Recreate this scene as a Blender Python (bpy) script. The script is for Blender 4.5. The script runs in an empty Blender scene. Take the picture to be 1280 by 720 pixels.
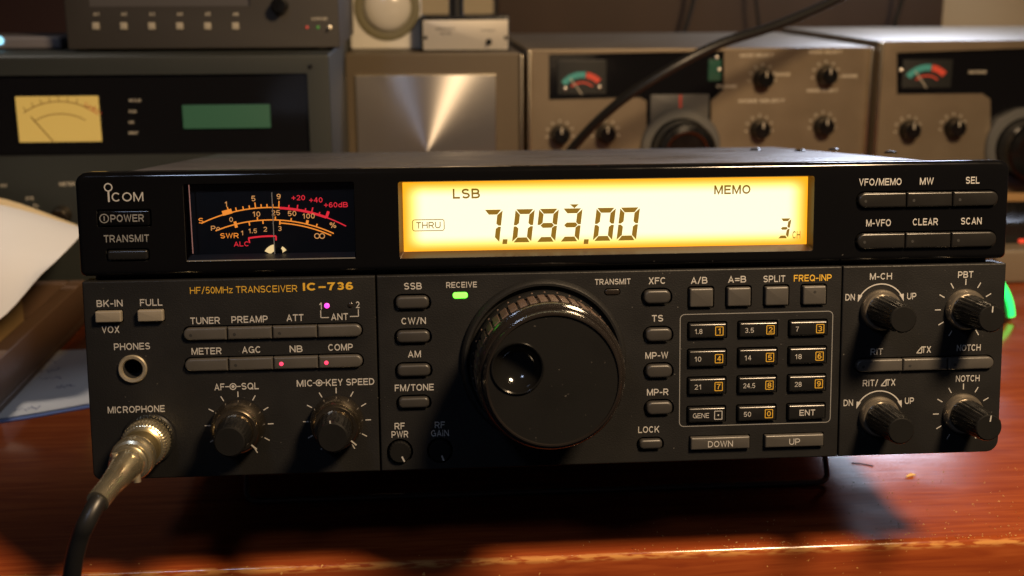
import bpy, bmesh, math, random
from mathutils import Vector, Matrix
from mathutils.geometry import tessellate_polygon
random.seed(7)
scene = bpy.context.scene
COL = scene.collection
MM = 0.001
R = math.radians
TILT = R(6.3)                       # the bail lifts the front of the radio
# radio frame: x right, y into the case, z up, origin in the middle of the front panel (mm)
RX = Matrix.Rotation(-TILT, 3, 'X')
def loc2w(x, y, z):                 # radio mm -> world mm
    return RX @ Vector((x, y, z + 54.0)) + Vector((0, 0, 48.0))

# ------------------------------------------------------------------ camera
CAM = Vector((-48.36, -414.53, 220.26))
CR = Matrix(((0.99698496, -0.02110317, 0.07467021),
             (-0.07756699, -0.24519369, 0.96636609),
             (-0.00208472, -0.9692444, -0.24609133)))     # columns: right, down, forward
FPX = 1541.65
cam = bpy.data.cameras.new('camera')
cam.sensor_width = 36.0
cam.lens = FPX * 36.0 / 1280.0
cam.clip_start = 0.01
cam.clip_end = 50
cam.dof.use_dof = True
cam.dof.focus_distance = 0.445
cam.dof.aperture_fstop = 14.0
camo = bpy.data.objects.new('camera', cam)
COL.objects.link(camo)
rot = Matrix((CR.col[0], -CR.col[1], -CR.col[2])).transposed()
camo.matrix_world = Matrix.Translation(CAM * MM) @ rot.to_4x4()
scene.camera = camo

def ray(px, py):
    return CR @ Vector(((px - 640) / FPX, (py - 360) / FPX, 1.0))
def at(px, py, Y):                  # world mm on the upright plane y = Y
    d = ray(px, py); return CAM + d * ((Y - CAM.y) / d.y)
def on(px, py, Z=0.0):              # world mm on the level plane z = Z
    d = ray(px, py); return CAM + d * ((Z - CAM.z) / d.z)
def pan(px, py, d=0.0):             # radio mm (x, z) on the plane d in front of the panel
    o = RX.transposed() @ (CAM - Vector((0, 0, 48))) - Vector((0, 0, 54)); r = RX.transposed() @ ray(px, py)
    q = o + r * ((-d - o.y) / r.y); return q.x, q.z

# ------------------------------------------------------------------ world and lamps
world = bpy.data.worlds.new('World'); scene.world = world; world.use_nodes = True
bg = world.node_tree.nodes['Background']
bg.inputs[0].default_value = (0.75, 0.72, 0.85, 1); bg.inputs[1].default_value = 0.012

def lamp(name, pos, target, power, color, size, spot=None):
    if spot:
        l = bpy.data.lights.new(name, 'SPOT'); l.spot_size = R(spot[0]); l.spot_blend = spot[1]; l.shadow_soft_size = size
    else:
        l = bpy.data.lights.new(name, 'AREA'); l.shape = 'DISK'; l.size = size * 2
    l.energy = power; l.color = color
    o = bpy.data.objects.new(name, l); COL.objects.link(o)
    pos = Vector(pos) * MM; target = Vector(target) * MM
    o.matrix_world = Matrix.Translation(pos) @ (target - pos).to_track_quat('-Z', 'Y').to_matrix().to_4x4()
    return o
lamp('warm_lamp', loc2w(300, -455, 500), loc2w(225, 40, -40), 50.0, (1.0, 0.70, 0.41), 0.075, (110, 1.0))
lamp('cool_lamp', (-290, -650, 640), (-60, 300, 80), 0.8, (0.60, 0.72, 1.0), 0.05)
lamp('paper_fill_spot', (-440, 440, 640), (-290, 300, 30), 8.5, (1.0, 0.90, 0.82), 0.05, (34, 1.0))  # unseen overhead spot, added with a narrow cone to brighten the papers
o = lamp('cool_wall_light', (545, 1000, 450), (300, 300, 100), 2.8, (0.72, 0.80, 1.0), 0.09)
o.data.shape = 'RECTANGLE'; o.data.size = 0.19; o.data.size_y = 0.10

scene.view_settings.view_transform = 'Standard'; scene.view_settings.look = 'None'
scene.view_settings.exposure = 0.0; scene.view_settings.gamma = 1.0
scene.cycles.use_denoising = True
scene.cycles.max_bounces = 8

# ------------------------------------------------------------------ materials
def M(name, col, rough=.5, metal=0.0, bump=0.0, bscale=400, var=0.0, vscale=40, rvar=0.0, coat=0.0, spec=.5, emit=None, estr=0.0, stretch=None):
    m = bpy.data.materials.new(name); m.use_nodes = True
    nt = m.node_tree; N = nt.nodes; L = nt.links
    b = N['Principled BSDF']
    b.inputs['Base Color'].default_value = (*col, 1); b.inputs['Roughness'].default_value = rough
    b.inputs['Metallic'].default_value = metal; b.inputs['Specular IOR Level'].default_value = spec
    b.inputs['Coat Weight'].default_value = coat; b.inputs['Coat Roughness'].default_value = .06
    if emit:
        b.inputs['Emission Color'].default_value = (*emit, 1); b.inputs['Emission Strength'].default_value = estr
    tc = N.new('ShaderNodeTexCoord'); src = tc.outputs['Object']
    if stretch:
        mp = N.new('ShaderNodeMapping'); mp.inputs['Scale'].default_value = stretch; L.new(src, mp.inputs[0]); src = mp.outputs[0]
    if var or rvar:
        n = N.new('ShaderNodeTexNoise'); n.inputs['Scale'].default_value = vscale; n.inputs['Detail'].default_value = 6; L.new(src, n.inputs['Vector'])
        if var:
            x = N.new('ShaderNodeMix'); x.data_type = 'RGBA'
            x.inputs[6].default_value = (*[c * (1 - var) for c in col], 1); x.inputs[7].default_value = (*[min(1, c * (1 + var)) for c in col], 1)
            L.new(n.outputs[0], x.inputs[0]); L.new(x.outputs[2], b.inputs['Base Color'])
        if rvar:
            r = N.new('ShaderNodeMapRange'); r.inputs[1].default_value = .3; r.inputs[2].default_value = .7
            r.inputs[3].default_value = max(.02, rough - rvar); r.inputs[4].default_value = min(1, rough + rvar)
            L.new(n.outputs[0], r.inputs[0]); L.new(r.outputs[0], b.inputs['Roughness'])
    if bump:
        n2 = N.new('ShaderNodeTexNoise'); n2.inputs['Scale'].default_value = bscale; n2.inputs['Detail'].default_value = 3; L.new(src, n2.inputs['Vector'])
        bp = N.new('ShaderNodeBump'); bp.inputs['Strength'].default_value = bump; bp.inputs['Distance'].default_value = .0004
        L.new(n2.outputs[0], bp.inputs['Height']); L.new(bp.outputs[0], b.inputs['Normal'])
    return m
def glow(name, col, s):
    return M(name, (.02, .02, .02), .4, emit=col, estr=s)

panel_m = M('charcoal plastic', (.0095, .0095, .0098), .47, spec=.24, bump=.25, bscale=1800, var=.12, vscale=60, rvar=.06)
gloss_m = M('black gloss plastic', (.003, .003, .0034), .10, rvar=.05, vscale=50)
groove_m = M('dark recess', (.008, .008, .008), .7)
key_m = M('grey key plastic', (.048, .045, .041), .42, bump=.1, bscale=2500, var=.08, vscale=120, rvar=.06)
beige_m = M('beige key plastic', (.19, .17, .135), .45, var=.08, vscale=120)
dkey_m = M('dark key plastic', (.026, .0245, .023), .4, var=.08, vscale=120, rvar=.05)
bkey_m = M('black key plastic', (.010, .010, .010), .25, rvar=.06, vscale=200)
ukey_m = M('upper key plastic', (.010, .0095, .009), .28, rvar=.05, vscale=90)
white_m = M('white print', (.34, .335, .325), .6)
dim_m = M('grey print', (.17, .17, .168), .6)
yellow_m = M('yellow print', (.50, .30, .022), .6)
knob_m = M('black knob plastic', (.006, .006, .006), .20, spec=.6, rvar=.08, vscale=120)
face_m = M('matte black plastic', (.006, .006, .006), .68, spec=.10, rvar=.14, vscale=70, bump=.15, bscale=2500)
chrome_m = M('smoked metal', (.25, .21, .155), .22, metal=.97, rvar=.08, vscale=90)
skirt_m = M('satin dark metal', (.42, .37, .30), .30, metal=.9)
rubber_m = M('dark rubber', (.075, .048, .034), .5, bump=.2, bscale=2000)
cover_m = M('dark grey painted steel', (.085, .083, .09), .38, bump=.35, bscale=1200, var=.25, vscale=35, rvar=.12)
def flecks(m, scale, lo, hi, col):
    nt = m.node_tree; tc = nt.nodes.new('ShaderNodeTexCoord'); nz = nt.nodes.new('ShaderNodeTexNoise'); nz.inputs['Scale'].default_value = scale; nz.inputs['Detail'].default_value = 1
    mr = nt.nodes.new('ShaderNodeMapRange'); mr.inputs[1].default_value = lo; mr.inputs[2].default_value = hi; mx = nt.nodes.new('ShaderNodeMix'); mx.data_type = 'RGBA'; mx.inputs[7].default_value = (*col, 1)
    pb = nt.nodes['Principled BSDF']; L = nt.links; L.new(tc.outputs['Object'], nz.inputs['Vector']); L.new(nz.outputs[0], mr.inputs[0]); L.new(mr.outputs[0], mx.inputs[0])
    if pb.inputs['Base Color'].links: L.new(pb.inputs['Base Color'].links[0].from_socket, mx.inputs[6])
    else: mx.inputs[6].default_value = pb.inputs['Base Color'].default_value
    L.new(mx.outputs[2], pb.inputs['Base Color'])
flecks(panel_m, 900, .76, .82, (.10, .095, .085)); flecks(face_m, 700, .76, .82, (.05, .045, .04)); flecks(gloss_m, 700, .78, .83, (.06, .058, .055))
nt = cover_m.node_tree; tc = nt.nodes.new('ShaderNodeTexCoord'); mpn = nt.nodes.new('ShaderNodeMapping'); mpn.inputs['Scale'].default_value = (160, 700, 700)
nz = nt.nodes.new('ShaderNodeTexNoise'); nz.inputs['Scale'].default_value = 1.0; nz.inputs['Detail'].default_value = 4; mr = nt.nodes.new('ShaderNodeMapRange'); mr.inputs[1].default_value = .66; mr.inputs[2].default_value = .70
mxc = nt.nodes.new('ShaderNodeMix'); mxc.data_type = 'RGBA'; mxc.inputs[7].default_value = (.32, .30, .28, 1); pb = nt.nodes['Principled BSDF']
nt.links.new(tc.outputs['Object'], mpn.inputs[0]); nt.links.new(mpn.outputs[0], nz.inputs['Vector']); nt.links.new(nz.outputs[0], mr.inputs[0]); nt.links.new(mr.outputs[0], mxc.inputs[0])
nt.links.new(pb.inputs['Base Color'].links[0].from_socket, mxc.inputs[6]); nt.links.new(mxc.outputs[2], pb.inputs['Base Color'])
nickel_m = M('brassy nickel', (.88, .79, .55), .24, metal=.94, var=.06, vscale=160, rvar=.06)
steel_m = M('jack steel', (.72, .64, .48), .36, metal=.85)
cable_m = M('black rubber cable', (.012, .012, .012), .38)
wire_m = M('black bail wire', (.16, .15, .15), .38, metal=.7)
hole_m = M('black hole', (.002, .002, .002), .9)
bezel_m = M('brown bezel plastic', (.032, .017, .014), .35)

def pane_material(name):
    m = bpy.data.materials.new(name); m.use_nodes = True; nt = m.node_tree; N = nt.nodes; L = nt.links
    N.remove(N['Principled BSDF']); out = N['Material Output']
    t = N.new('ShaderNodeBsdfTransparent'); g = N.new('ShaderNodeBsdfGlossy'); g.inputs['Roughness'].default_value = .03
    f = N.new('ShaderNodeFresnel'); f.inputs[0].default_value = 1.655
    x = N.new('ShaderNodeMixShader'); L.new(f.outputs[0], x.inputs[0]); L.new(t.outputs[0], x.inputs[1]); L.new(g.outputs[0], x.inputs[2]); L.new(x.outputs[0], out.inputs[0])
    return m
pane_m = pane_material('clear window')

# ------------------------------------------------------------------ mesh builder (all mm)
def rr(x0, x1, z0, z1, r=0.0, n=6, inset=0.0):
    if not isinstance(r, (tuple, list)): r = (r,) * 4            # bl, br, tr, tl
    x0 += inset; x1 -= inset; z0 += inset; z1 -= inset
    out = []
    for (cx, cz, sx, sz, a0, q) in ((x0, z0, 1, 1, 180, r[0]), (x1, z0, -1, 1, 270, r[1]), (x1, z1, -1, -1, 0, r[2]), (x0, z1, 1, -1, 90, r[3])):
        q = max(.04, min(q - inset, (x1 - x0) / 2 - .01, (z1 - z0) / 2 - .01))
        for i in range(n + 1):
            a = R(a0 + 90 * i / n)
            out.append((cx + sx * q + q * math.cos(a), cz + sz * q + q * math.sin(a)))
    return out
def circ(cx, cz, r, n=48):
    return [(cx + r * math.cos(2 * math.pi * i / n), cz + r * math.sin(2 * math.pi * i / n)) for i in range(n)]

# plain sans lettering drawn as pen strokes on a 600 unit capital height
def ell(cx, cy, rx, ry, a0, a1, n=12):
    return [(cx + rx * math.cos(R(a0 + (a1 - a0) * i / n)), cy + ry * math.sin(R(a0 + (a1 - a0) * i / n))) for i in range(n + 1)]
ADV = {'A': 590, 'B': 560, 'C': 590, 'D': 580, 'E': 510, 'F': 480, 'G': 610, 'H': 575, 'I': 130, 'K': 580, 'L': 470, 'M': 660, 'N': 575, 'O': 630, 'P': 540, 'Q': 630, 'R': 570, 'S': 540, 'T': 510, 'U': 575, 'V': 560, 'W': 800, 'X': 560, 'Y': 560, 'Z': 520,
       '1': 330, '-': 300, '\u2013': 430, '.': 120, '/': 330, '\u00b7': 150, '%': 720, 'z': 400, 'd': 450, 'o': 450, '+': 460, '=': 460}
def strokes(ch, p):                   # open or closed pen paths of one letter: (points, closed)
    w = ADV.get(ch, 440); h = p / 2; T = 600 - h; l = h; r = w - h; c = w / 2; m = 305
    bar = lambda y, x0=0, x1=w: ([(x0, y), (x1, y)], False)
    stem = lambda x, y0=0, y1=600: ([(x, y0), (x, y1)], False)
    rx = c - h; up = (T - m) / 2; lo = (m - h) / 2
    if ch == 'A': return [([(h * .9, 0), (c, 600 - h * .9), (w - h * .9, 0)], False), bar(185, w * .2, w * .8)]
    if ch == 'B': return [stem(l), ([(l, T), (w * .55, T)] + ell(w * .55, m + up, w * .37 - h, up, 90, -90) + [(l, m)], False), ([(l, m), (w * .58, m)] + ell(w * .58, h + lo, w * .42 - h, lo, 90, -90) + [(l, h)], False)]
    if ch == 'C': return [(ell(c, 300, rx, 300 - h, 42, 318, 20), False)]
    if ch == 'D': return [stem(l), ([(l, T), (w * .42, T)] + ell(w * .42, 300, w * .58 - h, 300 - h, 90, -90, 16) + [(l, h)], False)]
    if ch == 'E': return [stem(l), bar(T), bar(m, 0, w * .92), bar(h)]
    if ch == 'F': return [stem(l), bar(T), bar(m, 0, w * .88)]
    if ch == 'G': return [(ell(c, 300, rx, 300 - h, 42, 335, 20), False), ([(r, 0), (r, 285), (w * .55, 285)], False)]
    if ch == 'H': return [stem(l), stem(r), bar(m)]
    if ch == 'I': return [stem(c)]
    if ch == 'K': return [stem(l), ([(w - h * 1.1, 600), (l, 190)], False), ([(w * .38, 375), (w - h * 1.1, 0)], False)]
    if ch == 'L': return [stem(l), bar(h)]
    if ch == 'M': return [stem(l), stem(r), ([(h * 1.1, 590), (c, h), (w - h * 1.1, 590)], False)]
    if ch == 'N': return [stem(l), stem(r), ([(h, 575), (w - h, 25)], False)]
    if ch == 'O': return [(ell(c, 300, rx, 300 - h, 0, 345, 23), True)]
    if ch == 'P': return [stem(l), ([(l, T), (w * .55, T)] + ell(w * .55, (T + 250) / 2, w * .45 - h, (T - 250) / 2, 90, -90) + [(l, 250)], False)]
    if ch == 'Q': return [(ell(c, 300, rx, 300 - h, 0, 345, 23), True), ([(w * .58, 170), (w - h * .4, 15)], False)]
    if ch == 'R': return [stem(l), ([(l, T), (w * .55, T)] + ell(w * .55, (T + 270) / 2, w * .42 - h, (T - 270) / 2, 90, -90) + [(l, 270)], False), ([(w * .52, 270), (w - h * 1.0, 0)], False)]
    if ch == 'S': return [(ell(c, m + up, rx * .95, up, 25, 270, 14)[:-1] + ell(c, h + lo, rx, lo, 90, -155, 14), False)]
    if ch == 'T': return [stem(c), bar(T)]
    if ch == 'U': return [([(l, 600), (l, 220)] + ell(c, 220, rx, 220 - h, 180, 360, 14) + [(r, 600)], False)]
    if ch == 'V': return [([(h * .9, 600), (c, h * .9), (w - h * .9, 600)], False)]
    if ch == 'W': return [([(h * .8, 600), (w * .27, h * .9), (c, 560), (w * .73, h * .9), (w - h * .8, 600)], False)]
    if ch == 'X': return [([(h * 1.1, 600), (w - h * 1.1, 0)], False), ([(w - h * 1.1, 600), (h * 1.1, 0)], False)]
    if ch == 'Y': return [([(h * 1.1, 600), (c, 260), (w - h * 1.1, 600)], False), stem(c, 0, 275)]
    if ch == 'Z': return [([(0, T), (r - h * .4, T), (l + h * .4, h), (w, h)], False)]
    if ch == '0': return [(ell(c, 300, rx, 300 - h, 0, 345, 23), True)]
    if ch == '1': return [stem(w * .66), ([(w * .06, 445), (w * .35, 460), (w * .62, 590)], False)]
    if ch == '2': return [(ell(c, T - 150, rx, 150, 165, -25, 12) + [(l + h * .3, h), (w, h)], False)]
    if ch == '3': return [(ell(c, m + up, rx * .95, up, 155, -90, 12)[:-1] + ell(c, h + lo, rx, lo, 90, -155, 12), False)]
    if ch == '4': return [stem(w * .70), ([(w * .66, 580), (h * .9, 190), (w, 190)], False)]
    if ch == '5': return [([(w * .92, T), (w * .22, T), (w * .12, 300)] + ell(c, 195, rx, 195 - h, 135, -150, 14), False)]
    if ch == '6': return [(ell(c, 190, rx, 190 - h, 0, 345, 20), True), (ell(c + rx * .1, 240, rx * 1.1, T - 240, 180, 50, 10), False)]
    if ch == '7': return [([(0, T), (r, T), (w * .52, 300), (w * .36, 0)], False)]
    if ch == '8': return [(ell(c, m + up, rx * .9, up, 0, 345, 20), True), (ell(c, h + lo, rx, lo, 0, 345, 20), True)]
    if ch == '9': return [(ell(c, 410, rx, 190 - h, 0, 345, 20), True), (ell(c - rx * .1, 360, rx * 1.1, 360 - h, 0, -130, 10), False)]
    if ch in '-\u2013': return [bar(250)]
    if ch == '.': return [bar(h, 0, w)]
    if ch == '\u00b7': return [bar(300)]
    if ch == '/': return [([(h * .6, -20), (w - h * .6, 620)], False)]
    if ch == '+': return [bar(280), stem(c, 60, 500)]
    if ch == '=': return [bar(370), bar(190)]
    if ch == '%': return [(ell(155, 455, 110, 110, 0, 330, 11), True), (ell(565, 145, 110, 110, 0, 330, 11), True), ([(170, 0), (550, 600)], False)]
    if ch == 'z': return [([(0, 440 - h), (r, 440 - h), (l, h), (w, h)], False)]
    if ch == 'd': return [(ell(c, 220, rx, 220 - h, 0, 345, 20), True), stem(r)]
    if ch == 'o': return [(ell(c, 220, rx, 220 - h, 0, 345, 20), True)]
    raise KeyError(ch)
GC = {}
def glyph(ch, p):                     # the strokes of a letter as ribbons: left edge, right edge, closed
    if (ch, p) not in GC:
        out = []
        for pts, closed in strokes(ch, p):
            P = [Vector(q) for q in pts]; Q = [P[0]]
            for q in P[1:]:
                if (q - Q[-1]).length > 1: Q.append(q)
            A = []; B = []; n = len(Q)
            for i in range(n):
                a = Q[i - 1] if (i or closed) else None; b = Q[(i + 1) % n] if (i < n - 1 or closed) else None
                u = (Q[i] - a).normalized() if a is not None else (b - Q[i]).normalized(); v = (b - Q[i]).normalized() if b is not None else u
                nn = Vector((-u.y - v.y, u.x + v.x))
                nn = nn.normalized() if nn.length > .25 else Vector((-u.y, u.x))
                k = max(.55, nn.dot(Vector((-u.y, u.x)))); o = nn * (p / 2 / k); A.append(Q[i] + o); B.append(Q[i] - o)
            out.append((A, B, closed))
        GC[(ch, p)] = (ADV.get(ch, 440), out)
    return GC[(ch, p)]

class MB:
    def __init__(s): s.V = []; s.F = []; s.I = []; s.mats = []
    def mi(s, m):
        if m not in s.mats: s.mats.append(m)
        return s.mats.index(m)
    def vs(s, pts):
        b = len(s.V); s.V += [tuple(p) for p in pts]; return list(range(b, b + len(pts)))
    def face(s, ids, m): s.F.append(tuple(ids)); s.I.append(s.mi(m))
    def loop(s, lp, d): return s.vs([(x, -d, z) for x, z in lp])
    def strip(s, a, b, m, closed=True):
        n = len(a)
        for i in range(n if closed else n - 1):
            j = (i + 1) % n; s.face((a[i], a[j], b[j], b[i]), m)
    def pill(s, x0, x1, z0, z1, r, d0, d1, bev, m, n=6, k=3):     # rounded block standing out of the panel
        ls = [s.loop(rr(x0, x1, z0, z1, r, n), d0)]
        for i in range(k + 1):
            a = R(90 * i / k); ls.append(s.loop(rr(x0, x1, z0, z1, r, n, bev * (1 - math.cos(a))), d1 - bev * (1 - math.sin(a))))
        for a, b in zip(ls, ls[1:]): s.strip(a, b, m)
        s.face(ls[-1], m); s.face(ls[0][::-1], m)
    def plate(s, spec, holes, d0, d1, bev, m, n=6, k=4):          # panel with recesses: holes = (loop, depth, floor material)
        x0, x1, z0, z1, r = spec
        ls = [s.loop(rr(x0, x1, z0, z1, r, n), d0)]
        for i in range(k + 1):
            a = R(90 * i / k); ls.append(s.loop(rr(x0, x1, z0, z1, r, n, bev * (1 - math.cos(a))), d1 - bev * (1 - math.sin(a))))
        for a, b in zip(ls, ls[1:]): s.strip(a, b, m)
        s.face(ls[0][::-1], m)
        ids = list(ls[-1]); polys = [[Vector(s.V[i]) for i in ls[-1]]]
        for lp, dep, fm in holes:
            q = s.loop(lp, d1); ids += q; polys.append([Vector(s.V[i]) for i in q])
            w = s.loop(lp, d1 - dep); s.strip(q, w, groove_m); s.face(w, fm or groove_m)
        for t in tessellate_polygon(polys): s.face([ids[i] for i in t], m)
    def lathe(s, prof, cx, cz, seg=48, rf=None, mf=None, m=None, cap=True):
        rings = []
        for r, d in prof:
            pts = []
            for i in range(seg):
                t = 2 * math.pi * i / seg; q = r * (rf(t, d) if rf else 1)
                pts.append((cx + q * math.cos(t), -d, cz + q * math.sin(t)))
            rings.append(s.vs(pts))
        for k, (a, b) in enumerate(zip(rings, rings[1:])): s.strip(a, b, mf(k) if mf else m)
        if cap and prof[-1][0] > .01: s.face(rings[-1], mf(len(prof) - 1) if mf else m)
    def quad(s, x0, z0, x1, z1, w, d, m):                          # flat printed stroke
        v = Vector((x1 - x0, z1 - z0)); l = v.length or 1; nx, nz = -v.y / l * w / 2, v.x / l * w / 2
        s.face(s.vs([(x0 - nx, -d, z0 - nz), (x1 - nx, -d, z1 - nz), (x1 + nx, -d, z1 + nz), (x0 + nx, -d, z0 + nz)]), m)
    def poly(s, pts, d, m): s.face(s.vs([(x, -d, z) for x, z in pts]), m)
    def arc(s, cx, cz, r, a0, a1, w, d, m, n=24):                  # printed arc, degrees from the x axis
        A = []; B = []
        for i in range(n + 1):
            a = R(a0 + (a1 - a0) * i / n)
            A.append((cx + (r - w / 2) * math.cos(a), -d, cz + (r - w / 2) * math.sin(a)))
            B.append((cx + (r + w / 2) * math.cos(a), -d, cz + (r + w / 2) * math.sin(a)))
        s.strip(s.vs(A), s.vs(B), m, abs(a1 - a0) > 359.9 and False)
    def outline(s, x0, x1, z0, z1, r, w, d, m):
        a = s.loop(rr(x0, x1, z0, z1, r), d); b = s.loop(rr(x0, x1, z0, z1, r, inset=w), d); s.strip(a, b, m)
    def box(s, x0, x1, y0, y1, z0, z1, m, bev=0.0):
        if bev:
            s.pill(x0, x1, z0, z1, bev, -y1, -y0, bev, m, n=3, k=3); return
        p = s.vs([(x, y, z) for z in (z0, z1) for x, y in ((x0, y0), (x1, y0), (x1, y1), (x0, y1))])
        for f in ((3, 2, 1, 0), (4, 5, 6, 7), (0, 1, 5, 4), (1, 2, 6, 5), (2, 3, 7, 6), (3, 0, 4, 7)): s.face([p[i] for i in f], m)
    def tube(s, pts, r, m, seg=12, sub=6):
        P = [Vector(p) for p in pts]
        if sub > 1 and len(P) > 2:                                 # Catmull-Rom
            Q = []; E = [P[0] * 2 - P[1]] + P + [P[-1] * 2 - P[-2]]
            for i in range(1, len(E) - 2):
                for j in range(sub):
                    t = j / sub; a, b, c, d = E[i - 1], E[i], E[i + 1], E[i + 2]
                    Q.append(.5 * ((2 * b) + (c - a) * t + (2 * a - 5 * b + 4 * c - d) * t * t + (3 * b - a - 3 * c + d) * t ** 3))
            P = Q + [P[-1]]
        up = Vector((0.3, .2, 1)).normalized(); rings = []
        for i, p in enumerate(P):
            t = (P[min(i + 1, len(P) - 1)] - P[max(i - 1, 0)]).normalized()
            u = (up - t * up.dot(t)).normalized(); v = t.cross(u); up = u
            q = r(i / (len(P) - 1)) if callable(r) else r
            rings.append(s.vs([p + (u * math.cos(2 * math.pi * k / seg) + v * math.sin(2 * math.pi * k / seg)) * q for k in range(seg)]))
        for a, b in zip(rings, rings[1:]): s.strip(a, b, m)
        s.face(rings[0][::-1], m); s.face(rings[-1], m)
    def text(s, cx, cz, body, h, d, m, w=None, pen=98, align='C'):   # printed lettering, cap height h, centred on cx, cz
        x = 0; rib = []
        for ch in body:
            if ch == ' ': x += 260; continue
            adv, out = glyph(ch, pen)
            for A, B, closed in out: rib.append(([(q.x + x, q.y) for q in A], [(q.x + x, q.y) for q in B], closed))
            x += adv + 105
        xa = min(q[0] for t in rib for e in t[:2] for q in e); xb = max(q[0] for t in rib for e in t[:2] for q in e)
        k = h / 600.0; kx = w / (xb - xa) if w else k
        off = {'C': -(xa + xb) / 2, 'L': -xa, 'R': -xb}[align]
        for n, (A, B, closed) in enumerate(rib):
            a, b = (s.vs([(cx + (px + off) * kx, -d - .004 * (n % 4), cz - h / 2 + py * k) for px, py in e]) for e in (A, B))
            s.strip(a, b, m, closed)
    def build(s, name, parent=None, smooth=38):
        me = bpy.data.meshes.new(name)
        me.from_pydata([(x * MM, y * MM, z * MM) for x, y, z in s.V], [], s.F)
        for m in s.mats: me.materials.append(m)
        me.polygons.foreach_set('material_index', s.I)
        bm = bmesh.new(); bm.from_mesh(me)
        bmesh.ops.recalc_face_normals(bm, faces=bm.faces)
        for f in bm.faces: f.smooth = True
        for e in bm.edges:
            if len(e.link_faces) != 2 or e.calc_face_angle(0) > R(smooth): e.smooth = False
        bm.to_mesh(me); bm.free()
        o = bpy.data.objects.new(name, me); COL.objects.link(o)
        if parent: o.parent = parent
        return o
def tag(o, label=None, cat=None, group=None, kind=None):
    for k, v in (('label', label), ('category', cat), ('group', group), ('kind', kind)):
        if v: o[k] = v
    return o
def thing(name, pos, label, cat, group=None, rot=None):
    o = bpy.data.objects.new(name, None); COL.objects.link(o); o.empty_display_size = .02
    o.location = Vector(pos) * MM
    if rot: o.rotation_euler = rot
    return tag(o, label, cat, group)

# ------------------------------------------------------------------ wall and desk
def wall_mat():
    return M('cream wall paint', (.72, .60, .38), .8, bump=.3, bscale=300, var=.12, vscale=8)
mb = MB(); mb.box(-900, 1000, 1060, 1080, -700, 700, wall_mat()); tag(mb.build('wall'), kind='structure')
o = tag(thing('wooden_backboard', (0, 1050, 0), 'dark brown wooden board on the wall behind the beige radios', 'board'), None)
mb = MB(); x0 = at(622, 20, 1040).x; x1 = at(1178, 20, 1040).x
mb.box(x0, x1, -12, 8, 20, 420, M('brown board', (.075, .044, .025), .6, var=.3, vscale=14, stretch=(1, 1, .12)), 2); mb.build('board', o)

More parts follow.
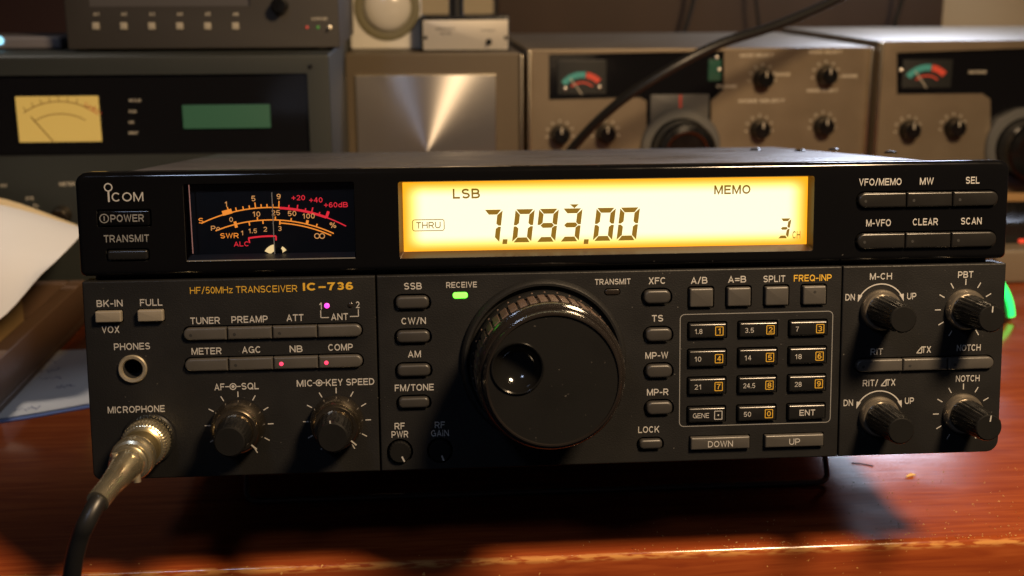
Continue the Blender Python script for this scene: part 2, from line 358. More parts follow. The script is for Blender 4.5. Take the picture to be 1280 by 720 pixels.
def desk_material():
    m = bpy.data.materials.new('varnished red wood'); m.use_nodes = True; nt = m.node_tree; N = nt.nodes; L = nt.links; b = N['Principled BSDF']
    tc = N.new('ShaderNodeTexCoord')
    mp = N.new('ShaderNodeMapping'); mp.inputs['Scale'].default_value = (5, 70, 70); L.new(tc.outputs['Object'], mp.inputs[0])
    n1 = N.new('ShaderNodeTexNoise'); n1.inputs['Scale'].default_value = 3.0; n1.inputs['Detail'].default_value = 8; n1.inputs['Distortion'].default_value = 1.6; L.new(mp.outputs[0], n1.inputs['Vector'])
    cr = N.new('ShaderNodeValToRGB'); e = cr.color_ramp.elements
    e[0].position = .3; e[0].color = (.19, .034, .010, 1); e[1].position = .72; e[1].color = (.31, .074, .019, 1)
    x = e.new(.5); x.color = (.25, .052, .013, 1); L.new(n1.outputs[0], cr.inputs[0])
    # dust flecks and scratches, thicker towards the worn front edge
    n2 = N.new('ShaderNodeTexNoise'); n2.inputs['Scale'].default_value = 420; n2.inputs['Detail'].default_value = 2; L.new(tc.outputs['Object'], n2.inputs['Vector'])
    n3 = N.new('ShaderNodeTexNoise'); n3.inputs['Scale'].default_value = 14; n3.inputs['Detail'].default_value = 3; L.new(tc.outputs['Object'], n3.inputs['Vector'])
    sx = N.new('ShaderNodeSeparateXYZ'); L.new(tc.outputs['Object'], sx.inputs[0])
    ed = N.new('ShaderNodeMapRange'); ed.inputs[1].default_value = .0; ed.inputs[2].default_value = .020; ed.inputs[3].default_value = .10; ed.inputs[4].default_value = 0; L.new(sx.outputs[1], ed.inputs[0])
    a = N.new('ShaderNodeMath'); a.operation = 'MULTIPLY_ADD'; a.inputs[1].default_value = .25; L.new(n3.outputs[0], a.inputs[0]); L.new(n2.outputs[0], a.inputs[2])
    a2 = N.new('ShaderNodeMath'); a2.operation = 'ADD'; L.new(a.outputs[0], a2.inputs[0]); L.new(ed.outputs[0], a2.inputs[1])
    th = N.new('ShaderNodeMapRange'); th.inputs[1].default_value = .93; th.inputs[2].default_value = .96; L.new(a2.outputs[0], th.inputs[0])
    mx = N.new('ShaderNodeMix'); mx.data_type = 'RGBA'; mx.inputs[7].default_value = (.50, .26, .08, 1); L.new(cr.outputs[0], mx.inputs[6]); L.new(th.outputs[0], mx.inputs[0])
    # bare pale wood where the very edge is rubbed through
    e2 = N.new('ShaderNodeMapRange'); e2.inputs[1].default_value = -.0002; e2.inputs[2].default_value = .0014; e2.inputs[3].default_value = 1; e2.inputs[4].default_value = 0; L.new(sx.outputs[1], e2.inputs[0])
    zz = N.new('ShaderNodeMapRange'); zz.inputs[1].default_value = -.004; zz.inputs[2].default_value = -.0015; L.new(sx.outputs[2], zz.inputs[0])
    mp4 = N.new('ShaderNodeMapping'); mp4.inputs['Scale'].default_value = (60, 300, 300); L.new(tc.outputs['Object'], mp4.inputs[0])
    n4 = N.new('ShaderNodeTexNoise'); n4.inputs['Scale'].default_value = 2; n4.inputs['Detail'].default_value = 5; L.new(mp4.outputs[0], n4.inputs['Vector'])
    t4 = N.new('ShaderNodeMapRange'); t4.inputs[1].default_value = .42; t4.inputs[2].default_value = .55; L.new(n4.outputs[0], t4.inputs[0])
    p = N.new('ShaderNodeMath'); p.operation = 'MULTIPLY'; L.new(e2.outputs[0], p.inputs[0]); L.new(zz.outputs[0], p.inputs[1])
    p2 = N.new('ShaderNodeMath'); p2.operation = 'MULTIPLY'; L.new(p.outputs[0], p2.inputs[0]); L.new(t4.outputs[0], p2.inputs[1])
    mx2 = N.new('ShaderNodeMix'); mx2.data_type = 'RGBA'; mx2.inputs[7].default_value = (.62, .33, .10, 1); L.new(mx.outputs[2], mx2.inputs[6]); L.new(p2.outputs[0], mx2.inputs[0])
    L.new(mx2.outputs[2], b.inputs['Base Color'])
    rg = N.new('ShaderNodeMapRange'); rg.inputs[1].default_value = .3; rg.inputs[2].default_value = .75; rg.inputs[3].default_value = .09; rg.inputs[4].default_value = .22; L.new(n3.outputs[0], rg.inputs[0]); L.new(rg.outputs[0], b.inputs['Roughness'])
    bp = N.new('ShaderNodeBump'); bp.inputs['Strength'].default_value = .03; bp.inputs['Distance'].default_value = .001; L.new(n1.outputs[0], bp.inputs['Height']); L.new(bp.outputs[0], b.inputs['Normal'])
    return m
desk = thing('desk', (0, 25.5, 0), 'red brown varnished wooden desk under the radio with worn front edge', 'desk')
dm = desk_material()
mb = MB(); prof = [(0, -3)]
prof = [(1020, -34), (3, -34)] + [(3 - 3 * math.sin(R(a)), -31 - 3 * math.cos(R(a))) for a in (30, 60, 90)] + [(3 - 3 * math.cos(R(a)), -3 + 3 * math.sin(R(a))) for a in (0, 22, 45, 67, 90)] + [(1020, 0)]
A = mb.vs([(-800, y, z) for y, z in prof]); B = mb.vs([(900, y, z) for y, z in prof]); mb.strip(A, B, dm); mb.face(A, dm); mb.face(B, dm)
mb.build('desktop', desk)

# ------------------------------------------------------------------ the transceiver
radio = thing('radio_transceiver', loc2w(0, 0, -54), 'black amateur radio transceiver with lit amber display and round tuning dial', 'radio', rot=(-TILT, 0, 0))
class RB(MB):                       # drawn in panel coordinates, stored from the radio's base
    def build(s, name, parent=None, smooth=38):
        s.V = [(x, y, z + 54.0) for x, y, z in s.V]
        return MB.build(s, name, parent, smooth)
EPS = .05
# case
mb = RB()
mb.box(-162.5, 162.5, 10.2, 286, -53, 51.6, cover_m, 1.6)
case = mb.build('case', radio)
for px, py in ((944, 187.5), (1000, 189), (1042, 187.5), (1113, 191)):
    o_ = RX.transposed() @ (CAM - Vector((0, 0, 48))) - Vector((0, 0, 54)); r_ = RX.transposed() @ ray(px, py)
    q = o_ + r_ * ((51.6 - o_.z) / r_.z); q.y = max(8, min(270, q.y))
    mb = RB()
    b = [mb.vs([(q.x + r * math.cos(2 * math.pi * i / 16), q.y + r * math.sin(2 * math.pi * i / 16), z) for i in range(16)]) for r, z in ((3.0, 51.4), (3.0, 51.9), (2.0, 52.6))]
    mb.strip(b[0], b[1], bkey_m); mb.strip(b[1], b[2], bkey_m); mb.face(b[2], bkey_m); mb.build('screw', case)

# keys: x0, x1, z0, z1 lists
pill_keys = []                      # (x0, x1, z0, z1, r, recess gap, material)
def row_cells(xs, z0, z1): return [(xs[i], xs[i + 1], z0, z1) for i in range(len(xs) - 1)]
ROWS = [([-130.6, -115.6, -100.05, -84.4, -69.0], -4.7, -.25, key_m, 'L'), ([-130.6, -115.6, -100.05, -84.4, -69.0], -15.7, -11.2, key_m, 'L'),
        ([109.5, 126.9, 143.8, 161.2], -22.3, -17.7, key_m, 'R'),
        ([108.5, 126.2, 143.2, 160.2], 37.6, 43.0, ukey_m, 'U'), ([108.5, 126.2, 143.2, 160.2], 22.8, 28.4, ukey_m, 'U')]
def row_hole(xs, z0, z1, g=.55, dep=3.0): return (rr(xs[0] - g, xs[-1] + g, z0 - g, z1 + g, (z1 - z0) / 2 + g, 8), dep, None)

# upper bezel, high gloss, with the meter and display openings
mb = RB()
holes = [(rr(-128.6, -70.3, 22.8, 49.6, .8), 9.0, hole_m), (rr(-55.2, 92.9, 22.4, 49.4, 1.0), 9.0, hole_m)]
holes += [row_hole(r[0], r[1], r[2]) for r in ROWS if r[4] == 'U']
holes += [(rr(-158.0, -139.6, 35.2, 41.4, .8), 2.5, None), (rr(-155.6, -140.8, 23.3, 27.9, 1.2), 2.5, None)]
mb.plate((-164.8, 164.8, 18.3, 54.0, (2, 2, 4, 4)), holes, -10, 0, 1.8, gloss_m)
mb.text(-148.4, 31.3, 'TRANSMIT', 2.5, EPS, dim_m, 15.2)
for t, x, z, w in (('VFO/MEMO', 116.8, 46.8, 15.6), ('MW', 133.9, 46.8, 5.1), ('SEL', 150.9, 46.9, 5.1), ('M-VFO', 116.6, 32.1, 9.1), ('CLEAR', 133.9, 32.2, 9.3), ('SCAN', 151.0, 32.2, 7.7)):
    mb.text(x, z, t, 2.5, EPS, white_m, w)
bezel = mb.build('upper_panel', radio)
mb = RB()                            # maker's emblem: ring over the i, then wide capitals
def emblem(mb, d):
    mb.arc(-153.6, 48.9, 1.25, 0, 360, .42, d, white_m, 32)
    mb.quad(-153.6, 43.9, -153.6, 47.5, .62, d, white_m)
    mb.text(-147.3, 45.55, 'COM', 3.1, d, white_m, 10.6, 84)
emblem(mb, EPS); mb.build('emblem', bezel)

# power and transmit keys in the upper panel
mb = RB(); mb.pill(-157.4, -140.2, 35.7, 40.9, .6, -2.4, .5, .5, gloss_m)
mb.text(-147.7, 38.3, 'POWER', 2.5, .5 + EPS, dim_m, 11.2); mb.arc(-155.4, 38.3, 1.45, 0, 360, .32, .5 + EPS, dim_m, 24); mb.quad(-155.4, 37.5, -155.4, 39.1, .32, .5 + EPS, dim_m)
mb.build('power_button', radio)
mb = RB(); mb.pill(-155.0, -141.4, 23.9, 27.3, .8, -2.4, .9, .7, bkey_m); mb.build('push_button', radio)

def key_cell(cell, i, n, mat, d1=1.5, bev=.75, name='push_button', dot=None):
    x0, x1, z0, z1 = cell; h = (z1 - z0) / 2; g = .14
    r = (h if i == 0 else .25, h if i == n - 1 else .25, h if i == n - 1 else .25, h if i == 0 else .25)
    mb = RB(); mb.pill(x0 + (g if i else 0), x1 - (g if i < n - 1 else 0), z0, z1, r, -2.8, d1, bev, mat, n=8, k=4)
    if dot: mb.lathe([(.55, d1), (.5, d1 + .06)], x0 + 2.6, (z0 + z1) / 2 - .3, 16, m=groove_m)
    return mb.build(name, radio)
red_led = glow('red led', (1.0, .04, .10), 2.2); mag_led = glow('magenta led', (1.0, .05, .50), 2.6); green_led = glow('green led', (.16, 1.0, .05), 3.2)
off_led = M('unlit led', (.015, .012, .010), .25)
for ri, (xs, z0, z1, mat, w) in enumerate(ROWS):
    cs = row_cells(xs, z0, z1)
    for i, c in enumerate(cs):
        lit = ri == 1 and i >= 2
        k = key_cell(c, i, len(cs), mat, dot=(not lit) and not (ri < 2 and i == 3) and not (ri == 1 and i == 0))
        if lit:
            mb = RB(); mb.lathe([(.75, 1.4), (.7, 1.66), (.3, 1.8)], c[0] + 2.8, (z0 + z1) / 2 - .2, 16, m=red_led); mb.build('indicator_light', k)

# meter
mb = RB()
MC = pan(342.8, 453.4, -5.0); U = .0519      # centre of the scale arcs, mm per zoomed unit
or_m = glow('amber scale', (1.0, .30, .035), .9); rd_m = glow('red scale', (1.0, .03, .05), .75); gold_m = glow('pale amber scale', (1.0, .45, .14), .62)
scale_bg = M('meter plate', (.012, .011, .011), .5)
mb.plate((-128.3, -70.6, 24.5, 49.4, .3), [], -5.9, -5.4, .1, scale_bg)
def pol(u, v):                        # zoomed picture coordinates -> plate mm
    return pan(220 + u / 5.333, 220 + v / 5.333, -5.2)
def ang(u, v):
    x, z = pol(u, v); return math.degrees(math.atan2(z - MC[1], x - MC[0]))
def rad(u, v):
    x, z = pol(u, v); return math.hypot(x - MC[0], z - MC[1])
D = -5.3
RS = rad(655, 210); RP = rad(655, 293); RA = rad(655, 401)
mb.arc(*MC, RS, ang(175, 328), ang(692, 206), .42, D, or_m, 40)
mb.arc(*MC, RS - .1, ang(690, 206), ang(1010, 255), .85, D, rd_m, 40); mb.arc(*MC, RS - .1, ang(1005, 255), ang(1140, 322), .4, D, rd_m, 20)
mb.arc(*MC, RP, ang(270, 380), ang(1055, 376), .42, D, or_m, 50); mb.arc(*MC, RP - 1.0, ang(690, 308), ang(1040, 385), .42, D, or_m, 30)
mb.arc(*MC, RA, ang(482, 415), ang(668, 401), .6, D, rd_m, 24)
def tick(u, v, r0, r1, w, m, rr_=None):
    a = R(ang(u, v)); mb.quad(MC[0] + r0 * math.cos(a), MC[1] + r0 * math.sin(a), MC[0] + r1 * math.cos(a), MC[1] + r1 * math.sin(a), w, D + .04, m)
for u, v, l in ((400, 222, 1.3), (447, 212, 1.2), (488, 204, 1.2), (527, 190, 2.0), (567, 195, 1.2), (606, 192, 1.2), (645, 190, 1.2), (686, 185, 2.3)): tick(u, v, RS, RS + l, .42, or_m)
tick(340, 240, RS - .4, RS + 1.3, 3.4, or_m); tick(346, 220, RS, RS + 2.2, .4, or_m)
for u, v, l in ((753, 196, 1.2), (812, 190, 1.7), (866, 208, 1.0), (912, 210, 1.9), (962, 230, 1.0), (1015, 240, 2.2)): tick(u, v, RS, RS + l, .45 if l < 2 else 1.0, rd_m)
for u, v, l in ((543, 288, 1.2), (662, 280, 1.2), (768, 285, 1.1), (876, 302, 1.4), (940, 322, 1.1)): tick(u, v, RP, RP + l, .45 if u != 876 else .9, or_m)
for u, v, l in ((490, 325, 1.4), (580, 312, 1.3), (692, 312, 1.6)): tick(u, v, RP - l, RP, .45, or_m)
tick(400, 333, RP - 1.2, RP + 1.0, 1.0, or_m)
tick(484, 415, RA - 1.7, RA, .5, rd_m); tick(667, 403, RA - 1.5, RA, .5, rd_m)
for t, u, v, h, m in (('1', 332, 188, 1.8, gold_m), ('5', 515, 150, 1.9, gold_m), ('9', 684, 137, 1.9, gold_m), ('+20', 815, 145, 1.8, rd_m), ('+40', 932, 160, 1.8, rd_m), ('+60dB', 1066, 192, 1.8, rd_m),
        ('S', 166, 298, 1.9, or_m), ('Po', 263, 348, 1.7, gold_m), ('0', 367, 290, 1.7, gold_m), ('10', 536, 254, 1.8, gold_m), ('25', 664, 245, 1.8, gold_m), ('50', 773, 250, 1.8, gold_m), ('100', 884, 267, 1.8, gold_m),
        ('%', 1046, 328, 1.9, gold_m), ('SWR', 356, 398, 1.8, or_m), ('1', 440, 380, 1.6, gold_m), ('1.5', 511, 366, 1.6, gold_m), ('2', 594, 355, 1.7, gold_m), ('3', 692, 350, 1.7, gold_m), ('ALC', 434, 453, 1.7, rd_m)):
    x, z = pol(u, v); mb.text(x, z, t, h, D, m, None, 92)
for du in (-17, 17):
    x, z = pol(957 + du, 400); mb.arc(x, z, .85, 0, 360, .32, D, gold_m, 20)
meter = mb.build('meter', radio)
mb = RB()                             # needle and its lit boss
x0, z0 = pol(660, 520); x1, z1 = pol(640, 108)
mb.quad(x0, z0, x1, z1, .34, -4.3, M('grey needle', (.5, .5, .48), .5, emit=(1, .75, .45), estr=.10)); mb.build('needle', meter)
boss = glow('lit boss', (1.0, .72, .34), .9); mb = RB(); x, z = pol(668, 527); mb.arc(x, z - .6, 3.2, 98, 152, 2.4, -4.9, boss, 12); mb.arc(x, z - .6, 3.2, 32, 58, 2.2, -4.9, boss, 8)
mb.lathe([(1.5, -5), (1.5, -4.6), (.5, -4.5)], x + .8, z + 1.2, 20, m=bkey_m); mb.build('meter_lamp', meter)
mb = RB()                             # sloping ledge and a glowing strip painted as the glint on the glass edge
a = mb.vs([(-128.4, -.4, 22.9), (-70.5, -.4, 22.9), (-70.8, 5.0, 24.7), (-128.2, 5.0, 24.7)]); mb.face(a, M('ledge', (.10, .10, .10), .45)); mb.build('meter_ledge', meter)
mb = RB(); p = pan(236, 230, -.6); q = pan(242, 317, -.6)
mb.quad(p[0], p[1] - .3, q[0] - .2, q[1], .34, -.6, M('painted edge glint', (.5, .35, .3), .4, emit=(1.0, .42, .30), estr=.22)); mb.build('edge_glint', meter)
mb = RB(); mb.poly(rr(-128.3, -70.6, 23.1, 49.3, .6), -.5, pane_m); mb.build('window', meter)

# display
def lcd_material():
    m = bpy.data.materials.new('amber backlit display'); m.use_nodes = True; nt = m.node_tree; N = nt.nodes; L = nt.links; b = N['Principled BSDF']
    b.inputs['Base Color'].default_value = (.02, .02, .01, 1); b.inputs['Roughness'].default_value = .3
    tc = N.new('ShaderNodeTexCoord'); sx = N.new('ShaderNodeSeparateXYZ'); L.new(tc.outputs['Generated'], sx.inputs[0])
    def edge(sock, w):
        a = N.new('ShaderNodeMath'); a.operation = 'SUBTRACT'; a.inputs[1].default_value = .5; L.new(sock, a.inputs[0])
        c = N.new('ShaderNodeMath'); c.operation = 'ABSOLUTE'; L.new(a.outputs[0], c.inputs[0])
        d = N.new('ShaderNodeMapRange'); d.interpolation_type = 'SMOOTHSTEP'; d.inputs[1].default_value = .5; d.inputs[2].default_value = .5 - w; L.new(c.outputs[0], d.inputs[0]); return d.outputs[0]
    p = N.new('ShaderNodeMath'); p.operation = 'MULTIPLY'; L.new(edge(sx.outputs[0], .055), p.inputs[0]); L.new(edge(sx.outputs[2], .24), p.inputs[1])
    cr = N.new('ShaderNodeValToRGB'); e = cr.color_ramp.elements
    e[0].position = 0; e[0].color = (1.0, .38, .012, 1); e[1].position = 1; e[1].color = (1.0, .93, .60, 1); x = e.new(.4); x.color = (1.0, .78, .18, 1)
    L.new(p.outputs[0], cr.inputs[0]); L.new(cr.outputs[0], b.inputs['Emission Color'])
    b.inputs['Emission Strength'].default_value = 1.4
    return m
mb = RB()                             # sloping brown frame
o1 = mb.loop(rr(-55.1, 92.8, 22.5, 49.3, .8), -.3); i1 = mb.loop(rr(-53.6, 91.9, 24.4, 48.8, .2), -5.0)
mb.strip(o1, i1, bezel_m); display = mb.build('display', radio)
mb = RB(); lcd = lcd_material(); mb.poly(rr(-53.7, 92.0, 24.3, 48.9, .2), -4.9, lcd); screen = mb.build('screen', display)
seg_m = M('display segments', (.05, .04, .01), .4, emit=(.26, .125, .006), estr=.9)
mb = RB(); DD = -4.75
def P(px, py): return pan(px, py, DD)
x, z = P(583, 242); mb.text(x, z, 'LSB', 3.5, DD, seg_m, 9.6, 112)
x, z = P(915.5, 237); mb.text(x, z, 'MEMO', 3.2, DD, seg_m, 13.2, 112)
x, z = P(535.5, 281.5); mb.text(x, z, 'THRU', 2.3, DD, seg_m, 8.6, 92); mb.outline(x - 5.7, x + 5.7, z - 2.1, z + 2.1, .9, .28, DD, seg_m)
x, z = P(995.5, 293.5); mb.text(x, z, 'CH', 2.7, DD, seg_m, 2.9, 92)
x, z = P(718, 257.5); mb.poly([(x - 1.6, z + .6), (x, z - .8), (x + 1.6, z + .6)], DD, seg_m)
SEG = {'7': 'abc', '0': 'abcdef', '9': 'abcdfg', '3': 'abcdg', }
def digit(ch, x0, x1, z0, z1, w, sl):
    h = z1 - z0; zm = (z0 + z1) / 2; g = .22
    def T(x, z): return (x + (z - z0) * sl, z)
    def hseg(z, k):
        if k == 0: pts = [(x0 + g + w * .5, z), (x0 + g + w, z + w / 2), (x1 - g - w, z + w / 2), (x1 - g - w * .5, z), (x1 - g - w, z - w / 2), (x0 + g + w, z - w / 2)]
        elif k > 0: pts = [(x0 + g, z), (x0 + g + w * .2, z), (x1 - g - w * .2, z), (x1 - g - w * .9, z - w), (x0 + g + w * .9, z - w)]
        else: pts = [(x0 + g + w * .2, z), (x0 + g + w * .9, z + w), (x1 - g - w * .9, z + w), (x1 - g - w * .2, z)]
        mb.poly([T(*p) for p in pts], DD, seg_m)
    def vseg(x, s, za, zb, top):
        if top: pts = [(x, zb - g * 1.3), (x, za + g), (x + s * w * .5, za + g * .8), (x + s * w, za + g + w * .4), (x + s * w, zb - w - g)]
        else: pts = [(x, za + g * 1.3), (x, zb - g), (x + s * w * .5, zb - g * .8), (x + s * w, zb - g - w * .4), (x + s * w, za + w + g)]
        mb.poly([T(*p) for p in pts], DD, seg_m)
    for c in SEG[ch]:
        if c == 'a': hseg(z1, 1)
        if c == 'd': hseg(z0, -1)
        if c == 'g': hseg(zm, 0)
        if c == 'b': vseg(x1, -1, zm, z1, True)
        if c == 'c': vseg(x1, -1, z0, zm, False)
        if c == 'f': vseg(x0, 1, zm, z1, True)
        if c == 'e': vseg(x0, 1, z0, zm, False)
for ch, pa, pb in (('7', 601, 624), ('0', 640, 664), ('9', 669.5, 694), ('3', 699, 723.5), ('0', 741, 765), ('0', 770.5, 795)):
    x0, z0 = P(pa, 304.5); x1, _ = P(pb, 304.5); z1 = P(pb, 262.5)[1]
    digit(ch, x0, x1, 26.95, 38.75, 1.75, .12)
for pa in (631, 732.5):
    x, z = P(pa, 301.5); mb.poly([(x - .9, z - 1), (x + .8, z - 1), (x + 1.0, z + .7), (x - .7, z + .7)], DD, seg_m)
x0, z0 = P(971.5, 298); x1, _ = P(985, 298); digit('3', x0, x1, z0, z0 + 7.2, 1.0, .16)
mb.build('screen_lettering', screen)
mb = RB(); mb.poly(rr(-55.0, 92.7, 22.6, 49.2, .6), -.4, pane_m); mb.build('window', display)

# lower panels: three sections with fine seams
Lh = []; Mh = []; Rh = []
for r in ROWS:
    if r[4] == 'L': Lh.append(row_hole(r[0], r[1], r[2]))
    if r[4] == 'R': Rh.append(row_hole(r[0], r[1], r[2]))
SQ = [(-160.0, -151.2, 2.5, 6.4, beige_m), (-145.7, -137.0, 2.5, 6.5, beige_m)]
for x0, x1, z0, z1, m in SQ: Lh.append((rr(x0 - .35, x1 + .35, z0 - .35, z1 + .35, .6), 3, None))
CAPS = [(-56.9, -45.2, 4.5, 9.3, 's'), (-56.9, -45.2, -7.6, -3.0, 's'), (-56.9, -45.2, -19.7, -15.1, 's'), (-56.7, -45.8, -31.2, -27.0, 's'),
        (31.2, 40.9, 4.4, 9.6, 's'), (31.9, 41.4, -9.3, -4.2, 's'), (32.1, 41.6, -22.6, -17.5, 's'), (32.3, 41.8, -36.2, -31.1, 's'), (29.8, 38.2, -48.9, -45.0, 's')]
for x0, x1, z0, z1, _ in CAPS: Mh.append((rr(x0 - .9, x1 + .9, z0 - .9, z1 + .7, (z1 - z0) / 2 + .8, 8), 3, None))
SQR = [(x, x + 8.5, 3.0, 9.9) for x in (47.8, 61.5, 75.3, 89.1)]
for x0, x1, z0, z1 in SQR: Mh.append((rr(x0 - .7, x1 + .7, z0 - .7, z1 + .7, 1.2), 3, None))
KX = [(47.7, 61.3), (66.0, 80.0), (84.6, 98.3)]; KZ = [(-8.3, -2.9), (-18.7, -12.7), (-28.9, -23.0), (-39.3, -33.8)]
for a, b in KZ:
    for c, e in KX: Mh.append((rr(c - .6, e + .6, a - .6, b + .6, .9), 3, None))
WID = [(48.6, 70.4, -49.5, -44.8), (76.1, 97.9, -49.5, -44.8)]
for x0, x1, z0, z1 in WID: Mh.append((rr(x0 - .5, x1 + .5, z0 - .6, z1 + .4, .6), 3, None))
LEDS = [(-36.7, -31.5, 8.0, 10.0, green_led), (17.4, 22.7, 8.1, 10.1, off_led)]
for x0, x1, z0, z1, _ in LEDS: Mh.append((rr(x0 - .3, x1 + .3, z0 - .3, z1 + .3, 1.2), 1.5, None))
Mh.append((circ(-56.6, -47.0, 4.7), 8, None)); Mh.append((circ(-42.3, -47.0, 4.7), 8, None))
def knob_ticks(mb, cx, cz, r0, r1, angs, m=None):
    for a in angs:
        q = R(a); mb.quad(cx + r0 * math.sin(q), cz + r0 * math.cos(q), cx + r1 * math.sin(q), cz + r1 * math.cos(q), .36, EPS, m or white_m)
T11 = [-150 + 30 * i for i in range(11)]
Lh.append((circ(-148.6, -14.3, 3.5, 40), 8.5, hole_m))
# left
mb = RB(); mb.plate((-164.3, -63.9, -54, 16.6, (3, .3, .3, .6)), Lh, -10, 0, .55, panel_m)
mb.text(-109.4, 12.75, 'HF/50MHz TRANSCEIVER', 2.35, EPS, yellow_m, 36.8, 74); mb.text(-80.3, 13.25, 'IC\u2013736', 2.75, EPS, yellow_m, 17.4, 130)
for t, x, z, w in (('BK-IN', -155.3, 8.9, 8.8), ('FULL', -141.2, 8.9, 7.6), ('VOX', -155.5, -.3, 6.0), ('PHONES', -148.5, -6.4, 12.3), ('MICROPHONE', -148.2, -28.8, 19.6),
                   ('TUNER', -123.1, 2.1, 10.1), ('PREAMP', -107.8, 2.2, 12.5), ('ATT', -92.1, 2.4, 5.9), ('ANT', -76.6, 2.4, 5.9), ('METER', -123.1, -8.7, 10.3), ('AGC', -107.7, -8.6, 6.3), ('NB', -92.1, -8.7, 4.5), ('COMP', -76.6, -8.5, 8.6),
                   ('1', -83.1, 6.3, .9), ('2', -70.2, 6.5, 1.3)):
    mb.text(x, z, t, 2.4, EPS, white_m, w)
for a in ((-83.1, 4.8, -83.1, 2.2), (-83.1, 2.2, -80.3, 2.2), (-70.0, 4.9, -70.0, 2.4), (-70.0, 2.4, -73.0, 2.4)): mb.quad(*a, .3, EPS, white_m)
def dual(mb, a, wa, b, wb, x, z, o):      # "NAME -(o)- NAME" over a double knob
    mb.text(x - o, z, a, 2.4, EPS, white_m, wa, align='R'); mb.text(x + o, z, b, 2.4, EPS, white_m, wb, align='L')
    mb.arc(x, z, 1.05, 0, 360, .34, EPS, white_m, 24); mb.arc(x, z, .3, 0, 360, .5, EPS, white_m, 12)
    mb.quad(x - o + .25, z, x - 1.0, z, .34, EPS, white_m); mb.quad(x + 1.0, z, x + o - .25, z, .34, EPS, white_m)
dual(mb, 'AF', 3.5, 'SQL', 6.0, -114.5, -21.6, 2.95); dual(mb, 'MIC', 5.4, 'KEY SPEED', 17.0, -84.5, -21.1, 2.4)
AFK = (-112.9, -35.4); MIK = (-78.6, -35.0)
knob_ticks(mb, *AFK, 10.0, 12.0, T11); knob_ticks(mb, *MIK, 10.0, 12.0, T11)
mb.build('front_panel', radio)
# middle
mb = RB(); mb.plate((-63.4, 103.7, -54, 16.6, .3), Mh, -10, 0, .55, panel_m)
for t, x, z, w in (('SSB', -50.7, 12.7, 6.2), ('CW/N', -50.7, .3, 8.6), ('AM', -50.7, -11.6, 4.6), ('FM/TONE', -51.0, -23.7, 13.8), ('XFC', 36.1, 12.8, 5.9), ('TS', 36.4, -.8, 4.1), ('MP-W', 36.2, -14.3, 8.3), ('MP-R', 36.6, -27.8, 7.8), ('LOCK', 33.4, -41.6, 7.7),
                   ('A/B', 51.4, 12.6, 6.0), ('A=B', 65.2, 12.7, 6.6), ('SPLIT', 78.8, 12.6, 8.0), ('RF', -56.5, -37.6, 3.6), ('PWR', -56.5, -40.6, 5.9), ('RF', -42.2, -37.6, 3.6), ('GAIN', -42.2, -40.6, 6.3)):
    mb.text(x, z, t, 2.4, EPS, white_m, w)
mb.text(92.9, 12.65, 'FREQ-INP', 2.4, EPS, yellow_m, 13.9)
mb.text(-33.6, 12.8, 'RECEIVE', 2.05, EPS, white_m, 10.8); mb.text(20.2, 12.8, 'TRANSMIT', 2.05, EPS, white_m, 12.8)
mb.outline(44.5, 100.8, -41.0, .5, 1.8, .28, EPS, dim_m)
mb.build('front_panel', radio)
# right
KN = {'M-CH': (118.3, .4, 'arc'), 'PBT': (149.9, -.1, 't'), 'RIT': (118.9, -39.2, 'arc'), 'NOTCH': (150.6, -39.0, 't')}
mb = RB(); mb.plate((104.1, 164.9, -54, 16.6, (.3, 4.5, .6, .3)), Rh, -10, 0, .55, panel_m)
for t, x, z, w in (('M-CH', 118.1, 12.7, 8.2), ('PBT', 149.7, 12.7, 5.7), ('DN', 106.9, 5.3, 3.5), ('UP', 129.8, 5.2, 3.4), ('RIT', 117.4, -15.0, 4.6), ('TX', 136.0, -14.7, 3.5), ('NOTCH', 152.0, -14.4, 9.0), ('NOTCH', 152.1, -25.9, 9.0),
                   ('RIT/', 115.4, -26.6, 5.7), ('TX', 123.0, -26.6, 3.5), ('DN', 107.3, -33.8, 3.5), ('UP', 130.3, -33.7, 3.4)):
    mb.text(x, z, t, 2.4, EPS, white_m, w)
for x, z in ((132.4, -15.9), (119.4, -27.8)):           # leaning triangle before TX
    a, b, c = (x, z), (x + 1.9, z), (x + 1.9, z + 2.3)
    for p, q in ((a, b), (b, c), (c, a)): mb.quad(*p, *q, .34, EPS, white_m)
for cx, cz in ((118.3, 1.0), (118.9, -38.6)):
    mb.arc(cx, cz, 8.9, 28, 152, .42, EPS, white_m, 28)
    for s in (1, -1):
        a = R(90 - s * 61); x, z = cx + 8.9 * math.cos(a), cz + 8.9 * math.sin(a)
        mb.poly([(x - .9 * s, z + .5), (x + .7 * s, z + .9), (x + .75 * s, z - 1.9)], EPS + .02, white_m)
for n in ('PBT', 'NOTCH'): knob_ticks(mb, KN[n][0], KN[n][1], 9.0, 11.2, T11)
mb.build('front_panel', radio)
